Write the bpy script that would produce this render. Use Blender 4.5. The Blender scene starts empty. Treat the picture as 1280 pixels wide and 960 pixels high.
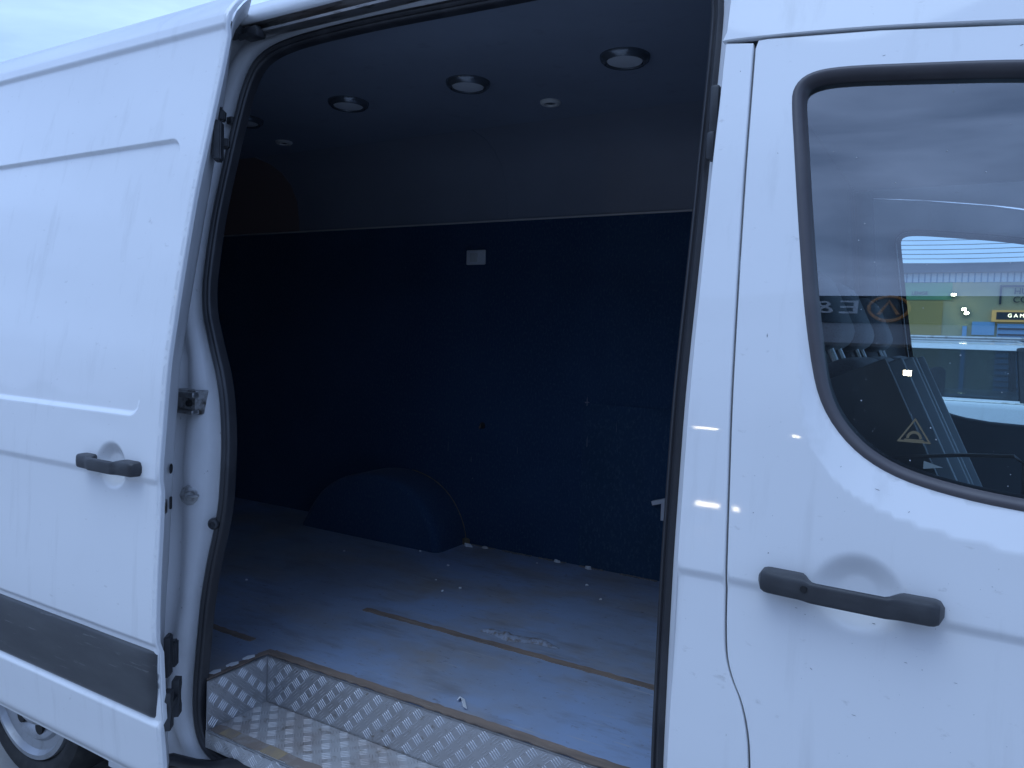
import bpy, bmesh, math, random
import numpy as np
from mathutils import Vector, Matrix
from mathutils.geometry import delaunay_2d_cdt
R = math.radians
random.seed(7)
rng = np.random.default_rng(5)
sc = bpy.context.scene
col = sc.collection

# ------------------------------------------------------------------ camera
cam = bpy.data.cameras.new('camera')
cam.sensor_width = 36.0
cam.lens = 27.0
cam.clip_start = 0.02
cam.clip_end = 3000
camo = bpy.data.objects.new('camera', cam)
col.objects.link(camo)
# rows: van axes (X forward, Y across, Z up) seen in camera axes
camo.matrix_world = Matrix(((0.86143852, -0.06040575, 0.5042567, 0.0),
                            (0.50666019, 0.03395551, -0.86147691, -1.35),
                            (0.03491587, 0.9975962, 0.05985577, 1.60),
                            (0, 0, 0, 1)))
sc.camera = camo

# ------------------------------------------------------------------ sky, sun, exposure
w = bpy.data.worlds.new('World')
sc.world = w
w.use_nodes = True
nt = w.node_tree
nt.nodes.clear()
def N(t, k, **kw):
    n = t.nodes.new(k)
    for a, b in kw.items():
        setattr(n, a, b)
    return n
SUN_EL, SUN_ROT = R(66), R(195.5)
out = N(nt, 'ShaderNodeOutputWorld')
bg = N(nt, 'ShaderNodeBackground')
bg.inputs['Strength'].default_value = 0.10
sky = N(nt, 'ShaderNodeTexSky', sky_type='NISHITA', sun_disc=False, sun_elevation=SUN_EL, sun_rotation=SUN_ROT,
        altitude=100, air_density=1.3, dust_density=0.6, ozone_density=3.0)
tc = N(nt, 'ShaderNodeTexCoord')
mp = N(nt, 'ShaderNodeMapping')
mp.inputs['Scale'].default_value = (1.0, 1.0, 3.6)
no = N(nt, 'ShaderNodeTexNoise')
no.inputs['Scale'].default_value = 2.3
no.inputs['Detail'].default_value = 7
no.inputs['Roughness'].default_value = 0.55
no.inputs['Distortion'].default_value = 0.25
rp = N(nt, 'ShaderNodeValToRGB')
rp.color_ramp.elements[0].position = 0.33
rp.color_ramp.elements[0].color = (1.95, 3.2, 6.3, 1)
rp.color_ramp.elements[1].position = 0.66
rp.color_ramp.elements[1].color = (5.5, 8.05, 14.0, 1)
mx = N(nt, 'ShaderNodeMix', data_type='RGBA')
mx.inputs[0].default_value = 0.86
nt.links.new(tc.outputs['Generated'], mp.inputs[0])
nt.links.new(mp.outputs[0], no.inputs['Vector'])
nt.links.new(no.outputs['Fac'], rp.inputs[0])
nt.links.new(sky.outputs[0], mx.inputs[6])
nt.links.new(rp.outputs[0], mx.inputs[7])
nt.links.new(mx.outputs[2], bg.inputs['Color'])
nt.links.new(bg.outputs[0], out.inputs['Surface'])

sun = bpy.data.lights.new('sun', 'SUN')
sun.energy = 0.9
sun.angle = R(40)
sun.color = (0.60, 0.78, 1.0)
suno = bpy.data.objects.new('sun', sun)
col.objects.link(suno)
sd = Vector((-0.25, -0.9, 0.934 * math.tan(SUN_EL))).normalized()
suno.rotation_euler = sd.to_track_quat('Z', 'Y').to_euler()
suno.location = (0, -8, 12)

sc.view_settings.view_transform = 'Standard'
sc.view_settings.look = 'None'
sc.view_settings.gamma = 1
sc.view_settings.use_curve_mapping = False
sc.view_settings.exposure = 0.46
sc.render.engine = 'CYCLES'
sc.cycles.use_denoising = True
sc.cycles.max_bounces = 10
sc.cycles.diffuse_bounces = 5
sc.cycles.transparent_max_bounces = 16
sc.cycles.caustics_reflective = False
sc.cycles.caustics_refractive = False

# ------------------------------------------------------------------ materials
M = {}
def mat(name, base, rough=0.5, metal=0.0, coat=0.0, coat_rough=0.03, var=None, bump=None, rvar=None, emit=None, spec=0.5, sheen=0.0):
    """var: list of (scale, lo, hi, colour, stretch) colour patches mixed over the base; bump: (scale, strength, distance)."""
    m = bpy.data.materials.new(name)
    m.use_nodes = True
    t = m.node_tree
    b = t.nodes['Principled BSDF']
    b.inputs['Base Color'].default_value = (*base, 1)
    b.inputs['Roughness'].default_value = rough
    b.inputs['Metallic'].default_value = metal
    b.inputs['Coat Weight'].default_value = coat
    b.inputs['Coat Roughness'].default_value = coat_rough
    b.inputs['Specular IOR Level'].default_value = spec
    b.inputs['Sheen Weight'].default_value = sheen
    if emit:
        b.inputs['Emission Color'].default_value = (*emit[0], 1)
        b.inputs['Emission Strength'].default_value = emit[1]
    tcn = N(t, 'ShaderNodeTexCoord')
    cur = None
    for i, (scale, lo, hi, c, stretch) in enumerate(var or []):
        mpn = N(t, 'ShaderNodeMapping')
        mpn.inputs['Scale'].default_value = stretch
        mpn.inputs['Location'].default_value = (i * 3.1, i * 1.7, i * 5.3)
        nn = N(t, 'ShaderNodeTexNoise')
        nn.inputs['Scale'].default_value = scale
        nn.inputs['Detail'].default_value = 6
        nn.inputs['Roughness'].default_value = 0.6
        mr = N(t, 'ShaderNodeMapRange')
        mr.inputs['From Min'].default_value = lo
        mr.inputs['From Max'].default_value = hi
        mm = N(t, 'ShaderNodeMix', data_type='RGBA')
        t.links.new(tcn.outputs['Object'], mpn.inputs[0])
        t.links.new(mpn.outputs[0], nn.inputs['Vector'])
        t.links.new(nn.outputs['Fac'], mr.inputs['Value'])
        t.links.new(mr.outputs[0], mm.inputs[0])
        if cur is None:
            mm.inputs[6].default_value = (*base, 1)
        else:
            t.links.new(cur, mm.inputs[6])
        mm.inputs[7].default_value = (*c, 1)
        cur = mm.outputs[2]
    if cur is not None:
        t.links.new(cur, b.inputs['Base Color'])
    if rvar:
        nn = N(t, 'ShaderNodeTexNoise')
        nn.inputs['Scale'].default_value = rvar[0]
        nn.inputs['Detail'].default_value = 5
        mr = N(t, 'ShaderNodeMapRange')
        mr.inputs['From Min'].default_value = 0.3
        mr.inputs['From Max'].default_value = 0.7
        mr.inputs['To Min'].default_value = rvar[1]
        mr.inputs['To Max'].default_value = rvar[2]
        t.links.new(tcn.outputs['Object'], nn.inputs['Vector'])
        t.links.new(nn.outputs['Fac'], mr.inputs['Value'])
        t.links.new(mr.outputs[0], b.inputs['Roughness'])
    if bump:
        nn = N(t, 'ShaderNodeTexNoise')
        nn.inputs['Scale'].default_value = bump[0]
        nn.inputs['Detail'].default_value = 4
        bn = N(t, 'ShaderNodeBump')
        bn.inputs['Strength'].default_value = bump[1]
        bn.inputs['Distance'].default_value = bump[2]
        t.links.new(tcn.outputs['Object'], nn.inputs['Vector'])
        t.links.new(nn.outputs['Fac'], bn.inputs['Height'])
        t.links.new(bn.outputs[0], b.inputs['Normal'])
    M[name] = m
    return m

def glassmat(name, tint, ior, gloss_rough=0.0):
    m = bpy.data.materials.new(name)
    m.use_nodes = True
    t = m.node_tree
    t.nodes.clear()
    o = N(t, 'ShaderNodeOutputMaterial')
    tr = N(t, 'ShaderNodeBsdfTransparent')
    tr.inputs[0].default_value = (*tint, 1)
    gl = N(t, 'ShaderNodeBsdfGlossy')
    gl.inputs['Roughness'].default_value = gloss_rough
    fr = N(t, 'ShaderNodeFresnel')
    fr.inputs['IOR'].default_value = ior
    ms = N(t, 'ShaderNodeMixShader')
    t.links.new(fr.outputs[0], ms.inputs[0])
    t.links.new(tr.outputs[0], ms.inputs[1])
    t.links.new(gl.outputs[0], ms.inputs[2])
    t.links.new(ms.outputs[0], o.inputs['Surface'])
    M[name] = m

mat('paint', (0.80, 0.80, 0.80), 0.42, coat=0.65, coat_rough=0.03,
    var=[(9, 0.52, 0.85, (0.785, 0.785, 0.785), (1, 1, 1)), (16, 0.56, 0.86, (0.66, 0.655, 0.65), (1, 1, 0.10)), (55, 0.66, 0.80, (0.58, 0.57, 0.56), (0.5, 1, 1)), (150, 0.735, 0.76, (0.30, 0.29, 0.28), (1, 1, 0.55))])
mat('paint_inner', (0.78, 0.78, 0.79), 0.5, coat=0.25, coat_rough=0.2,
    var=[(7, 0.45, 0.8, (0.64, 0.64, 0.64), (1, 1, 0.5)), (40, 0.68, 0.75, (0.25, 0.24, 0.22), (1, 1, 1))])
mat('rubber', (0.028, 0.028, 0.032), 0.38, var=[(14, 0.5, 0.8, (0.06, 0.06, 0.065), (1, 1, 0.3))])
mat('trim_plastic', (0.032, 0.033, 0.037), 0.5, var=[(30, 0.45, 0.8, (0.06, 0.062, 0.066), (0.4, 1, 1))], bump=(700, 0.25, 0.0006))
mat('moulding_plastic', (0.040, 0.041, 0.045), 0.46, var=[(6, 0.4, 0.75, (0.075, 0.077, 0.08), (0.5, 1, 2)), (40, 0.62, 0.72, (0.15, 0.15, 0.15), (0.2, 1, 2))], bump=(500, 0.2, 0.0006))
mat('window_rubber', (0.075, 0.068, 0.074), 0.45, var=[(10, 0.45, 0.8, (0.10, 0.092, 0.095), (1, 1, 1))])
mat('black', (0.008, 0.008, 0.009), 0.6)
mat('steel', (0.42, 0.42, 0.42), 0.38, metal=1.0, var=[(18, 0.5, 0.75, (0.20, 0.18, 0.16), (1, 1, 1))])
mat('dirty_steel', (0.46, 0.46, 0.46), 0.5, metal=0.7, var=[(25, 0.45, 0.65, (0.08, 0.07, 0.06), (1, 1, 1))])
mat('rail_metal', (0.60, 0.58, 0.57), 0.30, metal=0.85, var=[(9, 0.45, 0.75, (0.33, 0.26, 0.22), (0.5, 2, 2)), (30, 0.55, 0.7, (0.10, 0.08, 0.07), (0.4, 2, 2))])
mat('tread_plate', (0.54, 0.54, 0.55), 0.36, metal=0.75, rvar=(22, 0.28, 0.55),
    var=[(8, 0.5, 0.8, (0.40, 0.38, 0.36), (1, 1, 1)), (45, 0.6, 0.75, (0.30, 0.26, 0.22), (1, 1, 1))])
mat('tread_plate_dirty', (0.52, 0.51, 0.51), 0.5, metal=0.35, rvar=(16, 0.38, 0.7),
    var=[(7, 0.42, 0.66, (0.42, 0.37, 0.35), (1, 1, 1)), (26, 0.56, 0.72, (0.24, 0.20, 0.16), (1, 1, 1))])
mat('tread_bar', (0.66, 0.66, 0.67), 0.42, metal=0.7, var=[(20, 0.5, 0.75, (0.55, 0.54, 0.53), (1, 1, 1))])
mat('tape', (0.40, 0.30, 0.18), 0.6, var=[(20, 0.45, 0.7, (0.28, 0.23, 0.19), (1, 1, 1))])
mat('mud', (0.25, 0.20, 0.17), 0.7, var=[(20, 0.45, 0.7, (0.36, 0.33, 0.31), (1, 1, 1))], bump=(200, 0.4, 0.001))
mat('floor_lino', (0.27, 0.355, 0.52), 0.42, rvar=(5, 0.34, 0.6),
    var=[(1.3, 0.40, 0.66, (0.25, 0.27, 0.31), (1, 1, 1)), (3.6, 0.47, 0.72, (0.30, 0.275, 0.255), (0.7, 1, 1)),
         (9, 0.52, 0.78, (0.20, 0.205, 0.225), (0.5, 1.6, 1)), (38, 0.60, 0.74, (0.40, 0.41, 0.44), (0.14, 2.2, 1)), (60, 0.62, 0.74, (0.17, 0.16, 0.16), (0.6, 1, 1)), (140, 0.70, 0.76, (0.46, 0.45, 0.44), (1, 1, 1))], bump=(60, 0.15, 0.0015))
mat('bare_ply', (0.25, 0.185, 0.145), 0.75, var=[(12, 0.42, 0.68, (0.16, 0.125, 0.105), (0.4, 2, 1)), (45, 0.56, 0.72, (0.33, 0.27, 0.22), (0.3, 2, 1))], bump=(90, 0.4, 0.002))
mat('carpet', (0.026, 0.060, 0.120), 0.95, spec=0.1, sheen=0.12, var=[(2.2, 0.4, 0.72, (0.036, 0.076, 0.145), (1, 1, 1)), (120, 0.50, 0.72, (0.060, 0.108, 0.165), (1, 1, 0.5))], bump=(900, 0.5, 0.002))
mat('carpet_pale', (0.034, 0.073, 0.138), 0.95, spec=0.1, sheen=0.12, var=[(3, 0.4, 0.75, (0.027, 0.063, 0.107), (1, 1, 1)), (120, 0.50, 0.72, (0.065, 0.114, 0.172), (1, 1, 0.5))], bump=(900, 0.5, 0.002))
mat('ceiling_lining', (0.27, 0.305, 0.37), 0.6, var=[(1.5, 0.35, 0.7, (0.22, 0.25, 0.305), (1, 1, 1)), (14, 0.6, 0.8, (0.19, 0.21, 0.25), (1, 1, 1))], bump=(400, 0.2, 0.0008))
mat('lining_grey', (0.25, 0.27, 0.315), 0.6, var=[(1.5, 0.35, 0.7, (0.21, 0.225, 0.265), (1, 1, 1))])
mat('lining_brown', (0.27, 0.19, 0.165), 0.6, var=[(1.2, 0.35, 0.7, (0.26, 0.19, 0.175), (1, 1, 1))])
mat('edge_trim', (0.62, 0.58, 0.55), 0.45)
mat('lamp_bezel', (0.17, 0.19, 0.215), 0.25, metal=0.6)
mat('lamp_lens', (0.66, 0.67, 0.68), 0.4)
mat('white_plastic', (0.62, 0.61, 0.58), 0.4)
mat('socket_plate', (0.72, 0.72, 0.73), 0.4)
mat('paper', (0.80, 0.80, 0.80), 0.8)
mat('gold_glue', (0.20, 0.16, 0.10), 0.7)
mat('lino_torn', (0.28, 0.32, 0.40), 0.5, var=[(60, 0.45, 0.65, (0.16, 0.14, 0.13), (1, 1, 1))])
mat('tyre', (0.02, 0.02, 0.021), 0.75, var=[(20, 0.45, 0.7, (0.045, 0.043, 0.04), (1, 1, 1))])
mat('hubcap', (0.42, 0.43, 0.45), 0.36, metal=0.6, var=[(14, 0.5, 0.75, (0.24, 0.23, 0.22), (1, 1, 1))])
mat('seat_fabric', (0.20, 0.215, 0.235), 0.9, sheen=0.2, var=[(300, 0.5, 0.7, (0.13, 0.135, 0.145), (1, 1, 1))])
mat('seat_side', (0.42, 0.45, 0.46), 0.6)
mat('seat_cover', (0.03, 0.12, 0.38), 0.8)
mat('cab_plastic', (0.085, 0.092, 0.10), 0.55, bump=(500, 0.2, 0.0008))
mat('cab_headlining', (0.22, 0.23, 0.24), 0.9)
mat('card_edge', (0.40, 0.41, 0.42), 0.4)
mat('sticker_gold', (0.13, 0.11, 0.065), 0.7)
mat('scuff_pale', (0.17, 0.20, 0.26), 0.9)
mat('grit', (0.30, 0.26, 0.21), 0.8, var=[(90, 0.45, 0.6, (0.12, 0.13, 0.16), (1, 1, 1)), (160, 0.60, 0.68, (0.6, 0.58, 0.55), (1, 1, 1))])
mat('chip_dark', (0.26, 0.26, 0.27), 0.7)
mat('label_grey', (0.12, 0.16, 0.17), 0.6)
mat('sticker_dark', (0.03, 0.03, 0.03), 0.6)
mat('water_drop', (0.50, 0.53, 0.55), 0.12, spec=0.9)
mat('concrete_yard', (0.36, 0.355, 0.35), 0.6, rvar=(0.8, 0.35, 0.8), var=[(0.7, 0.4, 0.7, (0.29, 0.285, 0.28), (1, 1, 1)), (300, 0.55, 0.7, (0.42, 0.41, 0.40), (1, 1, 1))], bump=(220, 0.5, 0.004))
mat('headlamp', (0.5, 0.52, 0.55), 0.12, spec=1.0)
mat('number_plate', (0.75, 0.75, 0.72), 0.4)
mat('far_wall', (0.44, 0.40, 0.22), 0.8, var=[(0.6, 0.42, 0.7, (0.36, 0.36, 0.24), (1, 1, 1))])
mat('far_wall_green', (0.16, 0.34, 0.16), 0.7)
mat('far_wall_ochre', (0.40, 0.30, 0.10), 0.8)
mat('clad_pale', (0.55, 0.60, 0.64), 0.5)
mat('eave_dark', (0.07, 0.08, 0.10), 0.6)
mat('sign_dark', (0.03, 0.035, 0.04), 0.6)
mat('sign_blue', (0.22, 0.40, 0.60), 0.5)
mat('sign_orange', (0.50, 0.28, 0.08), 0.5, emit=((1.0, 0.62, 0.25), 0.25))
mat('sign_lit', (0.9, 0.8, 0.6), 0.5, emit=((1.0, 0.85, 0.55), 3.0))
mat('flood_lit', (0.9, 0.9, 0.8), 0.4, emit=((1.0, 0.88, 0.62), 30.0))
mat('fascia', (0.012, 0.022, 0.028), 0.6)
mat('letter_white', (0.62, 0.64, 0.66), 0.5)
mat('emblem_orange', (0.62, 0.26, 0.05), 0.5)
mat('workshop_wall', (0.40, 0.41, 0.43), 0.7, var=[(0.8, 0.4, 0.7, (0.33, 0.34, 0.36), (1, 1, 1))])
mat('shutter', (0.05, 0.055, 0.06), 0.5)
mat('post_grey', (0.18, 0.19, 0.20), 0.5, metal=0.6)
glassmat('cab_glass', (0.82, 0.93, 0.95), 2.8)
glassmat('far_glass', (0.74, 0.90, 0.92), 1.45)
glassmat('car_glass', (0.30, 0.36, 0.38), 1.7)

# ------------------------------------------------------------------ mesh helpers
def tag(o, label=None, cat=None, group=None, kind=None):
    for k, v in (('label', label), ('category', cat), ('group', group), ('kind', kind)):
        if v:
            o[k] = v
    return o

def par(o, p):
    if p is not None:
        o.parent = p
        o.matrix_parent_inverse = p.matrix_world.inverted() if p.type != 'EMPTY' else Matrix.Translation(-p.location)
    return o

def empty(name, loc):
    o = bpy.data.objects.new(name, None)
    o.location = loc
    o.empty_display_size = 0.2
    col.objects.link(o)
    return o

def mk(name, verts, faces, m, parent=None, smooth=True, normals=None):
    me = bpy.data.meshes.new(name)
    me.from_pydata([tuple(map(float, v)) for v in verts], [], [tuple(int(i) for i in f) for f in faces])
    me.materials.append(M[m])
    me.polygons.foreach_set('use_smooth', [smooth] * len(me.polygons))
    me.update()
    if normals is not None:
        me.normals_split_custom_set_from_vertices([tuple(map(float, n)) for n in normals])
    o = bpy.data.objects.new(name, me)
    col.objects.link(o)
    return par(o, parent)

def bm_obj(name, bm, m, parent=None, smooth=False, sharp=40):
    bmesh.ops.recalc_face_normals(bm, faces=bm.faces)
    me = bpy.data.meshes.new(name)
    bm.to_mesh(me)
    bm.free()
    me.materials.append(M[m])
    if smooth:
        me.polygons.foreach_set('use_smooth', [True] * len(me.polygons))
        me.set_sharp_from_angle(angle=R(sharp))
    o = bpy.data.objects.new(name, me)
    col.objects.link(o)
    return par(o, parent)

def add_box(bm, x0, x1, y0, y1, z0, z1, mtx=None):
    vs = [bm.verts.new((x, y, z)) for x in (x0, x1) for y in (y0, y1) for z in (z0, z1)]
    for f in ((0, 1, 3, 2), (4, 6, 7, 5), (0, 4, 5, 1), (2, 3, 7, 6), (0, 2, 6, 4), (1, 5, 7, 3)):
        bm.faces.new([vs[i] for i in f])
    if mtx is not None:
        for v in vs:
            v.co = mtx @ v.co
    return vs

def box(name, x0, x1, y0, y1, z0, z1, m, parent=None, bev=0.0, seg=2, mtx=None):
    bm = bmesh.new()
    add_box(bm, x0, x1, y0, y1, z0, z1)
    if bev:
        bmesh.ops.bevel(bm, geom=bm.edges[:], offset=bev, segments=seg, profile=0.5, affect='EDGES')
    if mtx is not None:
        bmesh.ops.transform(bm, matrix=mtx, verts=bm.verts[:])
    return bm_obj(name, bm, m, parent, smooth=bool(bev))

def lathe(name, prof, m, parent=None, seg=40, mtx=None, sharp=35):
    """prof: list of (radius, height) about Z."""
    bm = bmesh.new()
    rings = []
    for r, z in prof:
        if r < 1e-6:
            rings.append([bm.verts.new((0, 0, z))])
        else:
            rings.append([bm.verts.new((r * math.cos(2 * math.pi * k / seg), r * math.sin(2 * math.pi * k / seg), z)) for k in range(seg)])
    for a, b in zip(rings, rings[1:]):
        for k in range(seg):
            k2 = (k + 1) % seg
            if len(a) == 1 and len(b) == 1:
                continue
            if len(a) == 1:
                bm.faces.new((a[0], b[k], b[k2]))
            elif len(b) == 1:
                bm.faces.new((a[k], b[0], a[k2]))
            else:
                bm.faces.new((a[k], b[k], b[k2], a[k2]))
    if mtx is not None:
        bmesh.ops.transform(bm, matrix=mtx, verts=bm.verts[:])
    return bm_obj(name, bm, m, parent, smooth=True, sharp=sharp)

def resample(pts, step, closed=False):
    p = [np.array(q, float) for q in pts]
    if closed:
        p.append(p[0])
    outp = []
    for a, b in zip(p, p[1:]):
        n = max(1, int(math.ceil(np.linalg.norm(b - a) / step)))
        for k in range(n):
            outp.append(a + (b - a) * k / n)
    if not closed:
        outp.append(p[-1])
    return outp

def smooth_poly(pts, closed=False, it=2):
    """Chaikin corner cutting."""
    p = [np.array(q, float) for q in pts]
    for _ in range(it):
        q = []
        n = len(p)
        rngk = range(n) if closed else range(n - 1)
        if not closed:
            q.append(p[0])
        for k in rngk:
            a, b = p[k], p[(k + 1) % n]
            q.append(0.75 * a + 0.25 * b)
            q.append(0.25 * a + 0.75 * b)
        if not closed:
            q.append(p[-1])
        p = q
    return p

def tube(name, path, r, m, parent=None, closed=False, seg=8, bm=None):
    own = bm is None
    if own:
        bm = bmesh.new()
    P_ = [Vector(p) for p in path]
    n = len(P_)
    rings = []
    up = Vector((0, 0, 1))
    for k in range(n):
        a = P_[k - 1] if (k > 0 or closed) else P_[k]
        b = P_[(k + 1) % n] if (k < n - 1 or closed) else P_[k]
        t = (b - a).normalized()
        u = up if abs(t.dot(up)) < 0.95 else Vector((0, 1, 0))
        s = t.cross(u).normalized()
        v = s.cross(t)
        rr = r[k] if isinstance(r, (list, tuple)) else r
        rings.append([bm.verts.new(P_[k] + s * rr * math.cos(2 * math.pi * j / seg) + v * rr * math.sin(2 * math.pi * j / seg)) for j in range(seg)])
    for k in range(n if closed else n - 1):
        a, b = rings[k], rings[(k + 1) % n]
        for j in range(seg):
            bm.faces.new((a[j], a[(j + 1) % seg], b[(j + 1) % seg], b[j]))
    if not closed:
        bm.faces.new(rings[0][::-1])
        bm.faces.new(rings[-1])
    if own:
        return bm_obj(name, bm, m, parent, smooth=True)

def grid_faces(nr, nc, closed_c=False, base=0):
    f = []
    for i in range(nr - 1):
        for j in range(nc if closed_c else nc - 1):
            j2 = (j + 1) % nc
            f.append((base + i * nc + j, base + i * nc + j2, base + (i + 1) * nc + j2, base + (i + 1) * nc + j))
    return f

# ------------------------------------------------------------------ the van's side section: y over height
ZS = np.array([0.0, .30, .45, .58, .8, 1.0, 1.2, 1.5, 1.72, 1.95, 2.12, 2.29, 2.40, 2.43, 2.455, 2.475, 2.49, 2.505, 2.52, 2.545])
YS = np.array([.06, .035, .024, .012, .0, .0, .004, .027, .062, .103, .143, .183, .203, .210, .222, .242, .268, .305, .37, .50])
_zz = np.linspace(0, 2.545, 1200)
_yy = np.interp(_zz, ZS, YS)
_k = np.ones(61) / 61
_pad = np.concatenate([_yy[0] + (_zz[0] - _zz[1]) * np.arange(30, 0, -1) * 0.08, _yy, np.full(30, _yy[-1])])
_sm = np.convolve(_pad, _k, 'valid')
_bl = np.clip((_zz - 2.33) / 0.06, 0, 1)
_yy = _sm * (1 - _bl) + _yy * _bl
def P(z):
    return np.interp(z, _zz, _yy)

_ph = rng.uniform(0, 6.28, (9, 3))
def wob(x, z, amp):
    s = 0
    for i in range(9):
        kx, kz = 5 + 5.3 * i % 23, 4 + 7.1 * i % 19
        s = s + np.sin(kx * x + _ph[i, 0]) * np.sin(kz * z + _ph[i, 1])
    return amp * s / 3

def sstep(a, b, v):
    t = np.clip((v - a) / (b - a), 0, 1)
    return t * t * (3 - 2 * t)

def inside(poly, X, Z):
    px = np.array([p[0] for p in poly]); pz = np.array([p[1] for p in poly])
    r = np.zeros(X.shape, bool)
    j = len(px) - 1
    for i in range(len(px)):
        c = ((pz[i] > Z) != (pz[j] > Z))
        with np.errstate(divide='ignore', invalid='ignore'):
            xi = (px[j] - px[i]) * (Z - pz[i]) / (pz[j] - pz[i] + 1e-15) + px[i]
        r ^= c & (X < xi)
        j = i
    return r

def pdist(poly, X, Z, closed=True):
    d = np.full(X.shape, 1e9)
    n = len(poly)
    for i in range(n if closed else n - 1):
        a = np.array(poly[i], float); b = np.array(poly[(i + 1) % n], float)
        ab = b - a
        L = ab @ ab + 1e-15
        t = np.clip(((X - a[0]) * ab[0] + (Z - a[1]) * ab[1]) / L, 0, 1)
        d = np.minimum(d, np.hypot(X - a[0] - t * ab[0], Z - a[1] - t * ab[1]))
    return d

def axis(a, b, step, fine=()):
    v = list(np.arange(a, b + step / 2, step))
    for c0, c1, s in fine:
        v = [q for q in v if not (c0 - step * .4 < q < c1 + step * .4)] + list(np.arange(c0, c1 + s / 2, s))
    return np.array(sorted(v))

def skin(name, outline, hf, xs, zs, m, parent=None, holes=(), lip=0.02, mirror=None, lip_holes=True):
    """A pressed sheet: the outline (x, z) filled with points on y = hf(x, z), with the edge turned inwards by lip."""
    loops = [list(outline)] + [list(h) for h in holes]
    GX, GZ = np.meshgrid(xs, zs)
    GX = GX.ravel(); GZ = GZ.ravel()
    k = inside(loops[0], GX, GZ)
    for h in loops[1:]:
        k &= ~inside(h, GX, GZ)
    GX = GX[k]; GZ = GZ[k]
    for l in loops:
        d = pdist(l, GX, GZ)
        GX = GX[d > 0.003]; GZ = GZ[d > 0.003]
    vs = []; es = []
    for l in loops:
        b = len(vs)
        vs += [Vector((float(p[0]), float(p[1]))) for p in l]
        es += [(b + i, b + (i + 1) % len(l)) for i in range(len(l))]
    vs += [Vector((float(a), float(c))) for a, c in zip(GX, GZ)]
    ov, oe, of, *_ = delaunay_2d_cdt(vs, es, [], 0, 1e-6, False)
    V = np.array([(v.x, v.y) for v in ov])
    F = np.array([f for f in of if len(f) == 3])
    cx = V[F, 0].mean(1); cz = V[F, 1].mean(1)
    k = inside(loops[0], cx, cz)
    for h in loops[1:]:
        k &= ~inside(h, cx, cz)
    F = F[k]
    x, z = V[:, 0], V[:, 1]
    e = 0.0012
    y = hf(x, z)
    hx = (hf(x + e, z) - hf(x - e, z)) / (2 * e)
    hz = (hf(x, z + e) - hf(x, z - e)) / (2 * e)
    n = np.stack([hx, -np.ones_like(hx), hz], 1)
    n /= np.linalg.norm(n, axis=1)[:, None]
    verts = [tuple(q) for q in np.stack([x, y, z], 1)]
    norms = [tuple(q) for q in n]
    faces = []
    for f in F:
        a, b, c = (V[i] for i in f)
        cr = (b[0] - a[0]) * (c[1] - a[1]) - (b[1] - a[1]) * (c[0] - a[0])
        faces.append(tuple(f) if cr > 0 else tuple(f[::-1]))   # seen from -Y, x right and z up is counter-clockwise
    if lip:
        for li, l in enumerate(loops):
            if li and not lip_holes:
                continue
            L = np.array(l, float)
            area = 0.5 * np.sum(L[:, 0] * np.roll(L[:, 1], -1) - np.roll(L[:, 0], -1) * L[:, 1])
            t = np.roll(L, -1, 0) - np.roll(L, 1, 0)
            t /= np.linalg.norm(t, axis=1)[:, None] + 1e-12
            nn = np.stack([t[:, 1], -t[:, 0]], 1) * (1 if area > 0 else -1)
            if li:
                nn = -nn
            yl = hf(L[:, 0], L[:, 1])
            base = len(verts)
            for off, dy, nb in ((0, 0, 0.35), (0.0016, 0.0012, 0.7), (0.0022, 0.004, 1.0), (0.0022, lip, 1.0)):
                for p, q, yy in zip(L, nn, yl):
                    verts.append((p[0] + q[0] * off, yy + dy, p[1] + q[1] * off))
                    v = np.array([q[0] * nb, -(1 - nb), q[1] * nb]); v /= np.linalg.norm(v) + 1e-9
                    norms.append(tuple(v))
            nc = len(L)
            for i in range(3):
                for j in range(nc):
                    j2 = (j + 1) % nc
                    q = (base + i * nc + j, base + (i + 1) * nc + j, base + (i + 1) * nc + j2, base + i * nc + j2)
                    faces.append(q if (area > 0) == (li == 0) else q[::-1])
    if mirror is not None:
        verts = [(a, mirror - b, c) for a, b, c in verts]
        norms = [(a, -b, c) for a, b, c in norms]
        faces = [f[::-1] for f in faces]
    return mk(name, verts, faces, m, parent, True, norms)

def on_side(pts, off):
    return [(x, float(P(z)) + off, z) for x, z in pts]

# ------------------------------------------------------------------ ground
gm = [(-1500, -1500, 0), (1500, -1500, 0), (1500, 1500, 0), (-1500, 1500, 0)]
g = mk('ground', gm, [(0, 1, 2, 3)], 'concrete_yard', None, False)
tag(g, kind='structure')

# ================================================================== THE VAN
VC = (-1.2, 1.035, 0.0)
van = empty('cargo_van', VC)
tag(van, 'white high-roof cargo van with its side door slid open', 'van')
W2 = 2.07          # overall width: the far side is the near side mirrored

# ---- seal loop (x, z) of the side opening, anticlockwise from the bottom right
S_left = [(-.86, 2.436), (-.99, 2.438), (-1.18, 2.445), (-1.42, 2.453), (-1.64, 2.452), (-1.78, 2.442), (-1.872, 2.405), (-1.908, 2.325), (-1.917, 2.20), (-1.920, 2.05),
          (-1.922, 1.855), (-1.909, 1.667), (-1.836, 1.535), (-1.787, 1.443), (-1.757, 1.30), (-1.752, 1.20), (-1.757, 1.085), (-1.810, .905),
          (-1.845, .705), (-1.872, .56), (-1.884, .46), (-1.870, .385), (-1.82, .345), (-1.70, .335)]
S_right = [(-.70, .335), (-.50, .345), (-.466, .40), (-.461, .60), (-.461, .87), (-.461, 1.19), (-.461, 1.49), (-.457, 1.86), (-.464, 2.20), (-.470, 2.32), (-.50, 2.40), (-.60, 2.430)]
S_loop = resample(smooth_poly(S_right + S_left, closed=True, it=2), 0.02, closed=True)
S_loop = [tuple(p) for p in S_loop]
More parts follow.
